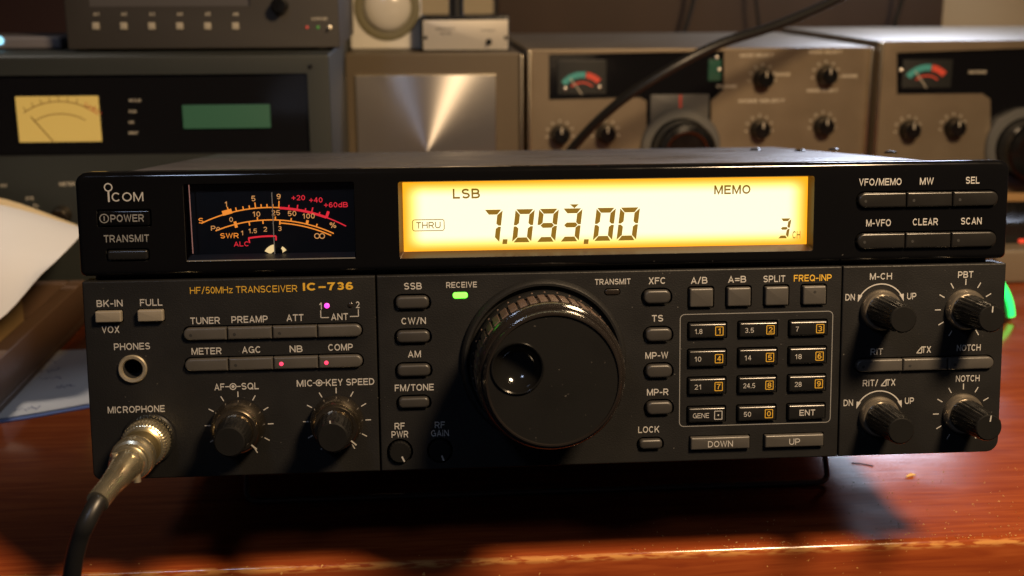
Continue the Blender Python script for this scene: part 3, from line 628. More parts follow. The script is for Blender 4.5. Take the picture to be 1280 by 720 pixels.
# keys of the lower panels
for x0, x1, z0, z1, m in SQ:
    mb = RB(); mb.pill(x0, x1, z0, z1, .5, -2.8, 2.2, .5, m); mb.build('push_button', radio)
for x0, x1, z0, z1, _ in CAPS:
    mb = RB(); mb.pill(x0, x1, z0 + .2, z1, (z1 - z0) / 2 - .5, -2.8, 1.6, 1.0, dkey_m if x0 < 0 else dkey_m, n=8, k=5); mb.build('push_button', radio)
for i, (x0, x1, z0, z1) in enumerate(SQR):
    mb = RB(); mb.pill(x0, x1, z0, z1, .6, -2.8, 1.5, .7, key_m)
    if i == 3: mb.lathe([(.55, 1.5), (.5, 1.56)], (x0 + x1) / 2, z1 - 2.2, 16, m=groove_m)
    mb.build('push_button', radio)
BAND = [['1.8', '3.5', '7'], ['10', '14', '18'], ['21', '24.5', '28'], ['GENE', '50', 'ENT']]; NUM = [['1', '2', '3'], ['4', '5', '6'], ['7', '8', '9'], ['\u00b7', '0', None]]
for r, (z0, z1) in enumerate(KZ):
    for c, (x0, x1) in enumerate(KX):
        mb = RB(); mb.pill(x0, x1, z0, z1, .5, -2.8, 1.5, .8, bkey_m); d = 1.5 + EPS; zc = (z0 + z1) / 2 - .1
        if NUM[r][c] is None: mb.text((x0 + x1) / 2 + .1, zc, 'ENT', 2.2, d, white_m, 5.8)
        else:
            m2 = white_m if NUM[r][c] == '\u00b7' else yellow_m
            w = {'1.8': 2.7, '3.5': 3.2, '7': 1.2, '10': 2.4, '14': 2.4, '18': 2.4, '21': 2.4, '24.5': 4.4, '28': 2.6, 'GENE': 5.9, '50': 2.7}[BAND[r][c]]
            mb.text(x0 + 1.6 + (0.4 if w < 4 else 0), zc, BAND[r][c], 1.8, d, white_m, w, 74, align='L')
            xb = x1 - 2.7; mb.outline(xb - 1.5, xb + 1.5, zc - 1.65, zc + 1.65, .3, .26, d, m2)
            if NUM[r][c] == '\u00b7': mb.lathe([(.32, d), (.3, d + .02)], xb, zc, 10, m=m2)
            else: mb.text(xb, zc, NUM[r][c], 1.95, d, m2, None, 84)
        mb.build('number_key', radio)
for (x0, x1, z0, z1), t, w in zip(WID, ('DOWN', 'UP'), (9.2, 4.0)):
    mb = RB(); mb.pill(x0, x1, z0, z1, .4, -2.8, 1.7, .7, key_m); mb.text((x0 + x1) / 2, (z0 + z1) / 2 - .2, t, 2.3, 1.7 + EPS, white_m, w, 86); mb.build('push_button', radio)
for x0, x1, z0, z1, m in LEDS:
    mb = RB(); mb.pill(x0, x1, z0, z1, .9, -1.2, .25, .3, m); mb.build('indicator_light', radio)
for x, z, m in ((-80.9, 6.4, mag_led), (-72.7, 6.5, off_led)):
    mb = RB(); mb.lathe([(.95, -.2), (.9, .25), (.5, .5)], x, z, 20, m=m); mb.build('indicator_light', radio)

# knobs
def flute(n, a, d0=0, d1=99): return lambda t, d: 1 + (a * (abs(math.sin(n * t / 2)) - .5) if d0 < d < d1 else 0)
for n, (cx, cz, kind) in KN.items():
    mb = RB(); L_ = 21.5
    mb.lathe([(6.1, 1), (6.0, 4.2), (5.85, 5), (4.95, L_ - 1.0), (4.7, L_ - .3), (4.3, L_), (0.02, L_)], cx, cz, 120, flute(22, .055, 4.5, L_ - .5), mf=lambda k: knob_m if k < 4 else face_m, cap=False)
    kb = mb.build('control_knob', radio, 30)
    mb = RB(); mb.lathe([(6.2, .1), (7.5, .1), (7.5, 1.2), (7.25, 2.4), (6.7, 3.1), (5.6, 3.2)], cx, cz, 64, m=skirt_m, cap=False); mb.build('knob_skirt', kb)
    if kind == 't':
        mb = RB(); a = R({'PBT': 2, 'NOTCH': 8}[n]); mb.quad(cx + 2.2 * math.sin(a), cz + 2.2 * math.cos(a), cx + 4.4 * math.sin(a), cz + 4.4 * math.cos(a), .45, L_ + .05, white_m); mb.build('pointer_line', kb)
for (cx, cz), pa in ((AFK, -140), (MIK, 8)):
    mb = RB()
    mb.lathe([(8.9, .2), (9.3, .6), (9.3, 2.6), (9.1, 5.2), (8.6, 7.6), (7.9, 9.2), (7.2, 9.8), (6.2, 9.9)], cx, cz, 96, flute(60, .012, .1, 5), m=chrome_m, cap=False)
    ko = mb.build('control_knob', radio, 30)
    mb = RB()
    mb.lathe([(6.1, 9.0), (6.1, 10.6), (5.9, 11.4), (5.45, 22.4), (5.2, 23.3), (4.7, 23.7), (.02, 23.7)], cx, cz, 96, flute(24, .045, 11, 22.8), mf=lambda k: chrome_m if k < 2 else (knob_m if k < 4 else face_m), cap=False)
    ki = mb.build('inner_knob', ko, 30)
    if pa > -100:
        mb = RB(); a = R(pa - 15); mb.quad(cx + 6.0 * math.sin(a), cz + 6.0 * math.cos(a), cx + 5.0 * math.sin(a), cz + 5.0 * math.cos(a), .5, 23.85, white_m); mb.build('pointer_line', ki)
    mb = RB(); a = R(132); mb.quad(cx + 9.6 * math.sin(a), cz + 9.6 * math.cos(a), cx + 7.2 * math.sin(a), cz + 7.2 * math.cos(a), .5, 10.0, white_m); mb.build('pointer_line', ko)
for (cx, cz), a in (((-56.6, -47.0), 155), ((-42.3, -47.0), 160)):
    mb = RB(); mb.lathe([(3.9, -7), (3.9, .9), (3.5, 1.4), (.02, 1.4)], cx, cz, 60, flute(20, .05, -8, 3), m=face_m, cap=False); kb = mb.build('control_knob', radio, 30)
    mb = RB(); q = R(a); mb.quad(cx + 1.6 * math.sin(q), cz + 1.6 * math.cos(q), cx + 3.7 * math.sin(q), cz + 3.7 * math.cos(q), .55, 1.46, white_m); mb.build('pointer_line', kb)

# main dial
DC = (-4.8, -15.4)
mb = RB(); mb.lathe([(29.8, -.1), (29.7, .9), (29.2, 2.0), (28.4, 2.6), (27.6, 2.5), (26.9, 1.6), (26.7, .3), (26.6, -2)], *DC, 128, m=panel_m, cap=False); mb.build('dial_ring', radio)
rim_m = M('gloss rim plastic', (.012, .010, .009), .22, rvar=.1, vscale=60, bump=.05, bscale=900)
mb = RB()
DL = 33.0
mb.lathe([(24.0, -2), (25.9, .5), (25.9, 5.0), (25.4, 6.0), (24.6, 6.2), (24.6, 8.5), (24.9, 9.0)], *DC, 160, m=face_m, cap=False)
mb.lathe([(24.9, 22.6), (25.2, 23.2), (25.3, 26.0), (25.0, 27.6), (24.2, 29.6), (23.9, 30.0), (23.6, 30.0), (23.4, 30.4), (23.0, 32.4), (22.4, DL), (21.9, DL), (21.7, DL - .6)], *DC, 160, m=rim_m, cap=False)
dx, dz, dr = DC[0] - 11.9, DC[1] + 4.4, 8.9
fo = mb.loop(circ(*DC, 21.7, 160), DL - .6); fi = mb.loop(circ(dx, dz, dr, 64), DL - .6); ids = fo + fi
for t in tessellate_polygon([[Vector(mb.V[i]) for i in fo], [Vector(mb.V[i]) for i in fi]]): mb.face([ids[i] for i in t], face_m)
for i in range(72):                   # moulded dots round the flange
    a = 2 * math.pi * i / 72; x, z = DC[0] + 26.0 * math.cos(a), DC[1] + 26.0 * math.sin(a)
    if i % 2 == 0: mb.lathe([(.45, 5.0), (.4, 5.6), (.02, 5.7)], x - .45 * math.cos(a), z - .45 * math.sin(a), 8, m=rubber_m, cap=False)
dial = mb.build('tuning_dial', radio, 25)
mb = RB(); NB = 44
def grip(t, d): f = (t / (2 * math.pi) * NB) % 1.0; return 1.0 if .12 < f < .88 else .965
mb.lathe([(24.2, 8.8), (25.4, 9.0), (25.4, 22.4), (24.2, 22.7)], *DC, NB * 12, grip, m=rubber_m, cap=False); mb.build('rubber_grip', dial, 25)
mb = RB()
prof = [(dr, DL - .7), (dr, DL - .1), (dr - .35, DL + .15), (dr - .8, DL - .1)] + [((dr - .8) * math.cos(R(a)), DL - .1 - 6.2 * math.sin(R(a))) for a in range(6, 90, 6)] + [(.02, DL - 6.3)]
mb.lathe(prof, dx, dz, 64, m=M('dimple gloss plastic', (.006, .006, .006), .10, rvar=.04, vscale=150), cap=False); mb.build('finger_dimple', dial, 50)

# headphone socket
JX, JZ = -148.6, -14.3
mb = RB(); mb.lathe([(4.9, 0), (5.0, .7), (4.6, 1.2), (3.7, 1.1), (3.3, .4), (3.2, -8), (.02, -8)], JX, JZ, 48, mf=lambda k: steel_m if k < 4 else hole_m, cap=False); mb.build('headphone_socket', radio)
# microphone socket flange
MX, MZ = -144.2, -39.4
mb = RB(); mb.lathe([(9.2, 0), (9.2, .8), (8.7, 1.3), (7.4, 1.3), (7.2, -2)], MX, MZ, 64, m=bkey_m, cap=False); mb.build('microphone_socket', radio)

# feet and bail
def w2r(v): return RX.transposed() @ (Vector(v) - Vector((0, 0, 48))) - Vector((0, 0, 54))
zc = 1.4
a = w2r((-124.5, 83.5, zc)); b = w2r((131, 83.5, zc))
mb = RB()
def hinge(x): return Vector((x, 108, -53.2))
def corner(p, u, v, r=5.0):          # rounded bend at p between directions u and v
    return [p + u * r * (1 - t) ** 2 + v * r * t ** 2 for t in (0, .2, .4, .6, .8, 1)]
ex = Vector((1, 0, 0)); ua = (hinge(a.x) - a).normalized(); ub = (hinge(b.x) - b).normalized()
pts = [hinge(a.x)] + corner(a, ua, ex) + corner(b, -ex, ub) + [hinge(b.x)]
mb.tube(pts, 1.3, wire_m, 12, 1); mb.build('bail_stand', radio)
for x, y in ((-112, 262), (108, 262)):
    q = w2r((x, y, 0)); top = -53.2; h = top - q.z
    mb = RB(); rings = [mb.vs([(x + r * math.cos(2 * math.pi * i / 24), y - 12 + r * math.sin(2 * math.pi * i / 24), z) for i in range(24)]) for r, z in ((8, top), (8, q.z + 2), (7, q.z + .8))]
    mb.strip(rings[0], rings[1], cable_m); mb.strip(rings[1], rings[2], cable_m); mb.face(rings[2], cable_m); mb.build('foot', radio)

# ------------------------------------------------------------------ microphone plug and cable
plug = thing('microphone_cable', loc2w(MX, -2, MZ), 'black cable with brassy metal plug screwed into the microphone socket', 'cable', rot=(-TILT, 0, 0))
def knurl(n, a, d0, d1): return lambda t, d: 1 + (a * math.sin(n * t) if d0 < d < d1 else 0)
mb = MB(); mb.lathe([(6.2, .2), (7.6, .2), (7.9, .9), (7.9, 7.6), (7.5, 8.4), (6.8, 8.6)], 0, 0, 192, knurl(42, .03, .8, 7.8), m=nickel_m, cap=False); mb.build('coupling_ring', plug, 60)
olive_m = M('dull olive metal', (.22, .18, .09), .38, metal=.8, rvar=.08, vscale=150)
mb = MB(); prof = [(7.0, 8.0), (7.0, 9.6), (6.5, 10.0), (5.9, 10.4), (5.8, 19.6), (5.9, 20.0), (7.0, 20.6), (7.3, 22.0), (7.2, 25.2), (6.7, 26.2), (5.7, 26.6), (5.6, 28.0), (6.2, 28.4), (6.2, 31.0), (5.4, 31.8), (5.0, 33)]
mb.lathe(prof, 0, 0, 72, mf=lambda k: olive_m if k in (2, 3, 4, 10) else nickel_m); barrel = mb.build('plug_barrel', plug)
mb = MB()
mb.tube([(0, -30, 0), (0, -36, 0), (-.5, -43, -.8), (-2.0, -50, -2.4), (-3.6, -56, -4.4)], lambda t: 5.6 - 2.0 * min(1, t * 1.4), nickel_m, 20, 6)
clamp = mb.build('cable_clamp', plug)
for s in (-1, 1):
    mb = MB(); mb.tube([(s * 3.0, -34, 4.6), (s * 3.4, -34.2, -5.0)], 1.3, steel_m, 14, 1); mb.build('screw', clamp)
mb = MB(); inv = (RX.transposed())
base = loc2w(MX, -2, MZ)
def wp(px, py, Y): return inv @ (at(px, py, Y) - base)
mb.tube([(-2.4, -51, -2.9), (-3.9, -56.5, -5.0), (-6.3, -59.5, -9.8), wp(100, 672, -60), wp(91, 710, -58), wp(87, 760, -54), wp(86, 830, -50), wp(90, 920, -46)], 2.8, cable_m, 20, 8); mb.build('cable', plug)

# ------------------------------------------------------------------ equipment behind
grey_m = M('grey green paint', (.021, .025, .022), .55, var=.1, vscale=20)
taupe_m = M('taupe paint', (.036, .031, .025), .5, var=.08, vscale=20)
window_m = M('dark window', (.006, .006, .007), .15)
champ_m = M('champagne aluminium', (.22, .175, .118), .42, metal=.45, var=.08, vscale=30, rvar=.06)
bronze_m = M('bronze grey paint', (.115, .088, .054), .42, var=.1, vscale=20)
trim_m = M('bright trim', (.75, .66, .50), .25, metal=1.0)
pale_m = M('pale print', (.65, .60, .48), .6)
whitep_m = M('white plastic', (.72, .68, .58), .35)
def face_at(Y, ox, oz=0):            # picture position -> mm in a thing based at (ox, Y, oz)
    def f(px, py, d=0):
        q = at(px, py, Y - d); return q.x - ox, q.z - oz
    return f
def knob(mb_parent, x, z, r, l, d0=0, name='knob', m=None):
    mb = MB(); mb.lathe([(r * 1.12, d0), (r * 1.12, d0 + l * .2), (r, d0 + l * .3), (r * .9, d0 + l * .95), (r * .8, d0 + l), (.02, d0 + l)], x, z, 60, flute(16, .06, d0 + l * .3, d0 + l * .9), m=m or knob_m, cap=False)
    return mb.build(name, mb_parent, 30)

# left amplifier
Y = 400; ox = -260; f = face_at(Y, ox)
amp = thing('amplifier', (ox, Y, 0), 'wide grey amplifier with lit yellow meter and green screen behind the radio', 'amplifier')
xl = -440 - ox; xr = f(413, 120)[0]; zt = f(200, 69)[1]
zw0 = f(200, 193)[1]; zw1 = f(200, 93)[1]; xw1 = f(386, 140)[0]
mb = MB(); mb.plate((xl, xr, 0.5, zt, 2), [(rr(f(-60, 140)[0], xw1, zw0, zw1, 1.0), 3, window_m)], -300, 0, 1.5, grey_m)
for t, px, py, w in (('METER', 84, 230, 10), ('SWR', 37, 248, 5), ('Po', 45, 257, 3), ('HV', 5, 232, 4)): x, z = f(px, py); mb.text(x, z, t, 2.4, EPS, pale_m, w)
mb.build('case', amp)
mb = MB(); x0, z1 = f(18, 121); x1, z0 = f(127, 177)
mb.plate((x0 - 1, x1 + 1, z0 - 1, z1 + 1, .6), [], -3, -1.4, .4, bkey_m)
yel = M('lit meter card', (.26, .20, .07), .6, emit=(1.0, .60, .12), estr=.36); brn = M('brown print', (.22, .12, .03), .6); redp = M('red print', (.5, .06, .02), .6)
mb.poly(rr(x0, x1, z0, z1, .4), -1.2, yel)
cx, cz = (x0 + x1) / 2 + 1, z0 - 13.5
for r, a0, a1, m in ((25, 125, 62, brn), (20, 122, 60, brn), (26, 64, 50, redp), (24.8, 66, 52, redp)): mb.arc(cx, cz, r * (x1 - x0) / 33, a0, a1, .6, -1.1, m)
for k in range(9):
    a = R(122 - k * 8); q = (x1 - x0) / 33; mb.quad(cx + 25 * q * math.cos(a), cz + 25 * q * math.sin(a), cx + 27 * q * math.cos(a), cz + 27 * q * math.sin(a), .5, -1.1, brn if k < 7 else redp)
mt = mb.build('meter', amp)
mb = MB(); a = f(66, 177); b = f(38, 146); mb.quad(*a, *b, .7, -.8, brn); mb.build('needle', mt)
mb = MB(); x0, z1 = f(227, 132); x1, z0 = f(338, 160); mb.plate((x0, x1, z0, z1, .5), [], -3, -1.0, .3, M('green screen', (.012, .03, .016), .4, emit=(.09, .25, .11), estr=.22)); mb.build('screen', amp)
mb = MB()
for t, py, w in (('SCALE', 126, 7.5), ('FAN', 140, 4.5), ('HI', 153.5, 2.8), ('PROT', 167, 6)): x, z = f(160, py); mb.text(x, z, t, 1.9, -2.9, pale_m, w, align='L')
mb.build('printed_lettering', amp)
x, z = f(78, 268); knob(amp, x, z, 5.5, 10, m=chrome_m); x, z = f(388, 83); mb = MB(); mb.lathe([(1.6, 0), (1.5, 1), (.02, 1.2)], x, z, 16, m=bkey_m, cap=False); mb.build('screw', amp)

# control box on the amplifier
# the dark panel behind the control box
t = thing('wooden_backboard', (-420, 1050, 0), 'dark maroon board on the wall behind the taupe control box', 'board')
mb = MB(); mb.box(-400, at(508, 20, 1040).x + 420, -12, 8, 20, 420, M('maroon board', (.055, .022, .016), .6, var=.3, vscale=14, stretch=(1, 1, .12)), 2); mb.build('board', t)
Y = 440; topz = zt; ox = -190; f = face_at(Y, ox, topz)
cb = thing('control_box', (ox, Y, topz), 'taupe control box with six square buttons stacked on the amplifier', 'control box')
x0 = f(82, 30)[0]; x1 = f(424, 30)[0]; z0 = f(250, 61)[1]; z1 = z0 + 55
mb = MB(); mb.plate((x0, x1, z0, z1, 1), [(rr(f(110, 0)[0], f(312, 0)[0], f(200, 8)[1], z1 - 10, .6), 2, M('smoky window', (.09, .085, .085), .3))], -200, 0, 1, taupe_m)
for i in range(6):
    x, z = f(120 + 34.9 * i, 17.5); mb.text(x, z, 'A%d' % (i + 1), 2.2, EPS, pale_m, 3.6)
x, z = f(399, 23.5); mb.text(x, z, 'WAVE POWER', 1.9, EPS, pale_m, 10.5); mb.build('case', cb)
for i in range(6):
    x, z = f(120 + 34.9 * i, 32.5); mb = MB(); mb.pill(x - 2.3, x + 2.3, z - 2.3, z + 2.3, .5, -1, 1.4, .4, M('cream button', (.42, .38, .30), .5) if i == 0 else cream); cream = mb.mats[0]; mb.build('push_button', cb)
x, z = f(350, 7); knob(cb, x, z, 5.2, 11)
for px, m in ((384, glow('red lamp', (1, .05, .03), .5)), (397.5, glow('green lamp', (.1, .6, .05), .35))):
    x, z = f(px, 34); mb = MB(); mb.lathe([(1.0, 0), (.9, .6), (.02, .9)], x, z, 14, m=m, cap=False); mb.build('indicator_light', cb)
x, z = f(412, 34.5); mb = MB(); mb.lathe([(1.7, 0), (1.6, 1), (.8, 1.2), (.7, 5), (.02, 5.2)], x, z, 16, m=steel_m, cap=False); mb.build('toggle_switch', cb)
for px in (100, 400):
    x = f(px, 60)[0]
    for yy in (12, 180):
        mb = MB(); rings = [mb.vs([(x + r * math.cos(2 * math.pi * i / 20), yy + r * math.sin(2 * math.pi * i / 20), z) for i in range(20)]) for r, z in ((3.6, z0 + .3), (3.6, .8), (3.2, .2))]
        mb.strip(rings[0], rings[1], steel_m); mb.strip(rings[1], rings[2], steel_m); mb.face(rings[2], steel_m); mb.build('foot', cb)

# small grey adapter with a blue light at the far left
Y = 470; f = face_at(Y, -330, topz)
ad = thing('power_adapter', (-330, Y, topz), 'small grey box with a pale blue light beside the control box', 'adapter')
mb = MB(); x0 = f(-40, 50)[0]; x1 = f(76, 50)[0]; mb.box(x0, x1, 0, 60, .3, f(40, 46)[1], M('cool grey plastic', (.16, .15, .16), .5), 2); mb.build('case', ad)
x, z = f(-1, 47); mb = MB(); mb.lathe([(3, 0), (2.8, 1), (.02, 1.5)], x, z - 2, 16, m=glow('blue lamp', (.35, .8, 1.0), 1.5), cap=False); mb.build('indicator_light', ad)

# cabinet with the spun metal plate
Y = 600; ox = -40; f = face_at(Y, ox)
cab = thing('speaker_cabinet', (ox, Y, 0), 'bronze metal cabinet with square brushed steel plate behind the display', 'cabinet')
x0 = f(412, 120)[0]; x1 = f(650, 120)[0]; zt2 = f(530, 66)[1]
mb = MB(); mb.plate((x0, x1, .5, zt2, 1.5), [], -280, 0, 1.5, bronze_m); mb.build('case', cab)
for px in (411.5, 651.5):
    x = f(px, 120)[0]; mb = MB(); mb.box(x - 1.3, x + 1.3, -3, 10, .8, zt2 - 2, trim_m, .6); mb.build('side_trim', cab)
def spun():
    m = bpy.data.materials.new('spun steel'); m.use_nodes = True; nt = m.node_tree; N = nt.nodes; L = nt.links; b = N['Principled BSDF']
    b.inputs['Base Color'].default_value = (.62, .60, .57, 1); b.inputs['Metallic'].default_value = .86; b.inputs['Roughness'].default_value = .34
    b.inputs['Anisotropic'].default_value = .90
    t = N.new('ShaderNodeTangent'); b.inputs['Anisotropic Rotation'].default_value = .25; t.direction_type = 'RADIAL'; t.axis = 'Y'; L.new(t.outputs[0], b.inputs['Tangent'])
    return m
cxp, czp = f(534, 189); xa = f(445, 140)[0]; za = f(534, 93)[1]; hw = cxp - xa; hh = za - czp
pl = MB(); pl.pill(-hw, hw, -hh, hh, .4, -.5, 2.0, .5, trim_m)
pl.face(pl.vs([(-hw + .8, -2.05, -hh + .8), (hw - .8, -2.05, -hh + .8), (hw - .8, -2.05, hh - .8), (-hw + .8, -2.05, hh - .8)]), spun())
po = pl.build('metal_plate', cab); po.location = Vector((cxp, 0, czp)) * MM

# white round speaker and the small aluminium box on the cabinet
Yb = 640; f = face_at(Yb, -75, zt2)
sp = thing('small_speaker', (-75, Yb, zt2), 'small white square speaker with olive ringed dome standing on the cabinet', 'speaker')
x0 = f(437, 40)[0]; x1 = f(527, 40)[0]; w = x1 - x0
mb = MB(); mb.plate((x0, x1, .3, w * 1.05, 3), [], -40, 0, 2.5, whitep_m); mb.build('case', sp)
cx, cz = f(484, 9); s = (x1 - x0) / 90
mb = MB(); mb.lathe([(41 * s, 0), (41 * s, 1.0), (38 * s, 1.6), (29 * s, .6)], cx, cz, 64, m=M('olive ring', (.16, .14, .07), .5), cap=False); mb.build('ring', sp)
mb = MB(); mb.lathe([(30 * s * math.cos(R(a)), .5 + 14 * s * math.sin(R(a))) for a in range(0, 90, 9)] + [(.02, .5 + 14 * s)], cx, cz, 48, m=M('gloss white dome', (.66, .62, .52), .2), cap=False); mb.build('dome', sp)
Yb = 612; f = face_at(Yb, 0, zt2)
kb = thing('switch_box', (0, Yb, zt2), 'small black box with pale aluminium front and one switch on the cabinet', 'switch box')
x0 = f(526, 40)[0]; x1 = f(637, 40)[0]; z0 = .4; z1 = f(580, 20)[1]
mb = MB(); mb.box(x0, x1, 0, 60, z0, z1, bkey_m, .8); mb.build('case', kb)
mb = MB(); a0 = f(529, 60)[0]; a1 = f(635, 60)[0]; b1 = f(580, 25)[1]
mb.pill(a0, a1, 1.5, b1, .5, 0, 1.0, .3, M('brushed aluminium', (.62, .58, .50), .4, metal=.4))
dk = M('dark print', (.06, .055, .05), .6)
x, z = f(557, 36); mb.text(x, z, 'MEMORY', 2.0, 1.05, dk, 16); x, z = f(557, 42); mb.text(x, z, 'KEYER', 2.0, 1.05, dk, 9); x, z = f(610, 38); mb.text(x, z, 'SPEED', 1.4, 1.05, dk, 12)
fp = mb.build('front_plate', kb)
x, z = f(611, 52); mb = MB(); mb.lathe([(2.6, 1), (2.5, 2.5), (1.3, 3), (1.1, 9), (.02, 9.4)], x, z, 20, m=bkey_m, cap=False); mb.build('toggle_switch', kb)
for px in (532, 632): x, z = f(px, 47); mb = MB(); mb.lathe([(1.6, 1), (1.5, 1.7), (.02, 1.8)], x, z, 14, m=bkey_m, cap=False); mb.build('screw', fp)
f2 = face_at(625, 0, zt2 + z1)
bk = thing('black_post', (f2(571, 10)[0], 640, zt2 + z1), 'black upright post standing on the small aluminium fronted box', 'post')
mb = MB(); mb.lathe([(0.02, 0), (6.2, 0), (6.2, 24), (5.2, 25), (5.2, 70), (.02, 70)], 0, 0, 32, m=cable_m, cap=False); o = mb.build('body', bk); o.rotation_euler = (R(-90), 0, 0)

# beige transceivers on a shelf
SH = 34.0
teal = M('teal scale', (.05, .30, .27), .5, emit=(.10, .42, .36), estr=.07); redm = M('red scale band', (.6, .06, .03), .5, emit=(1, .12, .06), estr=.08); silv = M('silver dot', (.8, .75, .65), .3, metal=1)
dialm = M('grey dial plate', (.10, .10, .095), .5); redl = M('red pointer', (.6, .06, .03), .5)
def beige_radio(px0, px1, pyt, label, spec, name='beige_transceiver'):
    Y = 620; ox = at((px0 + px1) / 2, 120, Y).x; f = face_at(Y, ox, SH)
    t = thing(name, (ox, Y, SH), label, 'radio')
    x0 = f(px0, 120)[0]; x1 = f(px1, 120)[0]; zt = f((px0 + px1) / 2, pyt)[1]
    X = lambda p: f(p, 120)[0]
    holes = [([f(*p) for p in spec['window']][::-1], 4, window_m)]
    mb = MB(); mb.plate((x0, x1, .5, zt, 1.5), holes, -280, 0, 1.2, champ_m)
    for (px, py, w) in spec['lines']:
        x, z = f(px, py); mb.text(x, z, ('TUNE', 'GAIN', 'MODE', 'BAND')[px % 4] if w < 9 else 'MODE SELECT', 2.4, EPS, pale_m, w * 2.2, 130)
    for (px, py) in spec['knobs']:
        x, z = f(px, py)
        for k in range(7):
            a = R(-100 + k * 33); mb.quad(x + 8.6 * 1.2 * math.sin(a), z + 8.6 * 1.2 * math.cos(a), x + 12.4 * math.sin(a), z + 12.4 * math.cos(a), .9, EPS, pale_m)
    mb.build('case', t)
    for px in (px0 + 3, px1 - 3):
        x = X(px); mb = MB(); mb.box(x - 1.5, x + 1.5, -5, 6, .8, zt - 1, trim_m, .7); mb.build('side_trim', t)
    for (px, py) in spec['knobs']:
        x, z = f(px, py); k = knob(t, x, z, 7.6, 13)
        mb = MB(); mb.quad(x, z + 2, x, z + 7.0, 1.2, 13.1, pale_m); mb.build('pointer_line', k)
    # meter behind the window
    a = f(*spec['meter'][0]); b = f(*spec['meter'][1]); x0, x1, z0, z1 = a[0], b[0], b[1], a[1]; w = x1 - x0
    mb = MB(); mb.plate((x0, x1, z0, z1, .8), [], -3.9, -2.6, .3, M('meter card', (.018, .02, .019), .4))
    c = (x0 + w * .5, z0 - w * .10)
    mb.arc(*c, w * .50, 140, 82, w * .12, -2.5, teal); mb.arc(*c, w * .50, 80, 46, w * .12, -2.5, redm); mb.arc(*c, w * .34, 130, 50, w * .03, -2.5, redm)
    mt = mb.build('meter', t)
    mb = MB(); mb.quad(c[0], z0, c[0] - w * .25, z0 + w * .33, .7, -2.2, pale_m); mb.build('needle', mt)
    for px, py in spec['dots']:
        x, z = f(px, py); mb = MB(); mb.lathe([(1.6, -3), (1.5, -1.5), (.6, -1)], x, z, 14, m=silv); mb.build('stud', t)
    # tuning dial
    px, py, rpx = spec['dial']; x, z = f(px, py); r = rpx * .67
    mb = MB(); mb.lathe([(r * 1.35, -3.9), (r * 1.35, 3), (r * 1.28, 4.5), (r * 1.05, 5)], x, z, 96, flute(90, .02, 0, 5), m=dialm, cap=False); sk = mb.build('dial_skirt', t, 30)
    mb = MB(); mb.lathe([(r * 1.05, 4), (r, 6), (r, 26), (r * .93, 29), (r * .72, 30), (r * .66, 29), (r * .6, 28), (.02, 28)], x, z, 96, flute(48, .02, 6, 26), mf=lambda k: knob_m if k != 4 else chrome_m, cap=False); mb.build('tuning_dial', t, 30)
    if 'plate' in spec:
        a = f(*spec['plate'][0]); b = f(*spec['plate'][1]); mb = MB(); mb.pill(a[0], b[0], b[1], a[1], .8, -3.9, -1.5, .4, dialm)
        px, p0, p1 = spec['pointer']; mb.quad(*f(px, p0), *f(px, p1), 2.2, -1.4, redl); mb.build('dial_plate', t)
        mb = MB(); xg, zg = f(895, 88); mb.pill(xg - 6, xg + 5, zg - 9, zg + 9, 1, -3.9, -2, .4, M('green tint lens', (.03, .10, .07), .2)); mb.build('lens', t)
    return t
beige_radio(658, 1087, 60, 'beige front transceiver with teal and red meter, crossed by the slanting black cable', dict(
    window=[(686, 68), (905, 64), (905, 112), (889, 126), (889, 215), (808, 215), (808, 126), (800, 122), (686, 125)],
    lines=[(946, 69, 13), (1032, 65, 13), (952, 126, 18), (1028, 113, 12), (908, 108, 8), (1062, 95, 6), (978, 93, 6)], knobs=[(700, 168), (757, 167), (953, 98), (1032, 94), (949, 161), (1028, 157)],
    meter=((698, 76), (758, 118)), dots=[(707, 111), (750, 109), (897, 72), (900, 87)], dial=(850, 186, 38), plate=((814, 119), (886, 152)), pointer=(851, 119, 138)))
beige_radio(1093, 1520, 50, 'second beige front transceiver, cut off at the right side of the photo', dict(
    window=[(1121, 66), (1400, 56), (1400, 112), (1318, 116), (1318, 215), (1238, 215), (1238, 124), (1228, 117), (1121, 118)],
    lines=[(1222, 90, 7)], knobs=[(1135, 162), (1191, 159)], meter=((1131, 75), (1190, 110)), dots=[(1128, 88)], dial=(1278, 184, 38)))
Y = 616; wl = M('pale wood', (.42, .25, .10), .5, var=.25, vscale=30, stretch=(.15, 1, 1))
sh = thing('wooden_shelf', (250, Y, 0), 'low pale wooden shelf carrying the beige radios', 'shelf')
mb = MB(); mb.box(-200, 340, 0, 320, SH - 10, SH - .2, wl, 1); mb.build('board', sh)
for x in (-196, 330): mb = MB(); mb.box(x - 6, x + 6, 4, 316, .2, SH - 10.3, wl, 1); mb.build('support', sh)

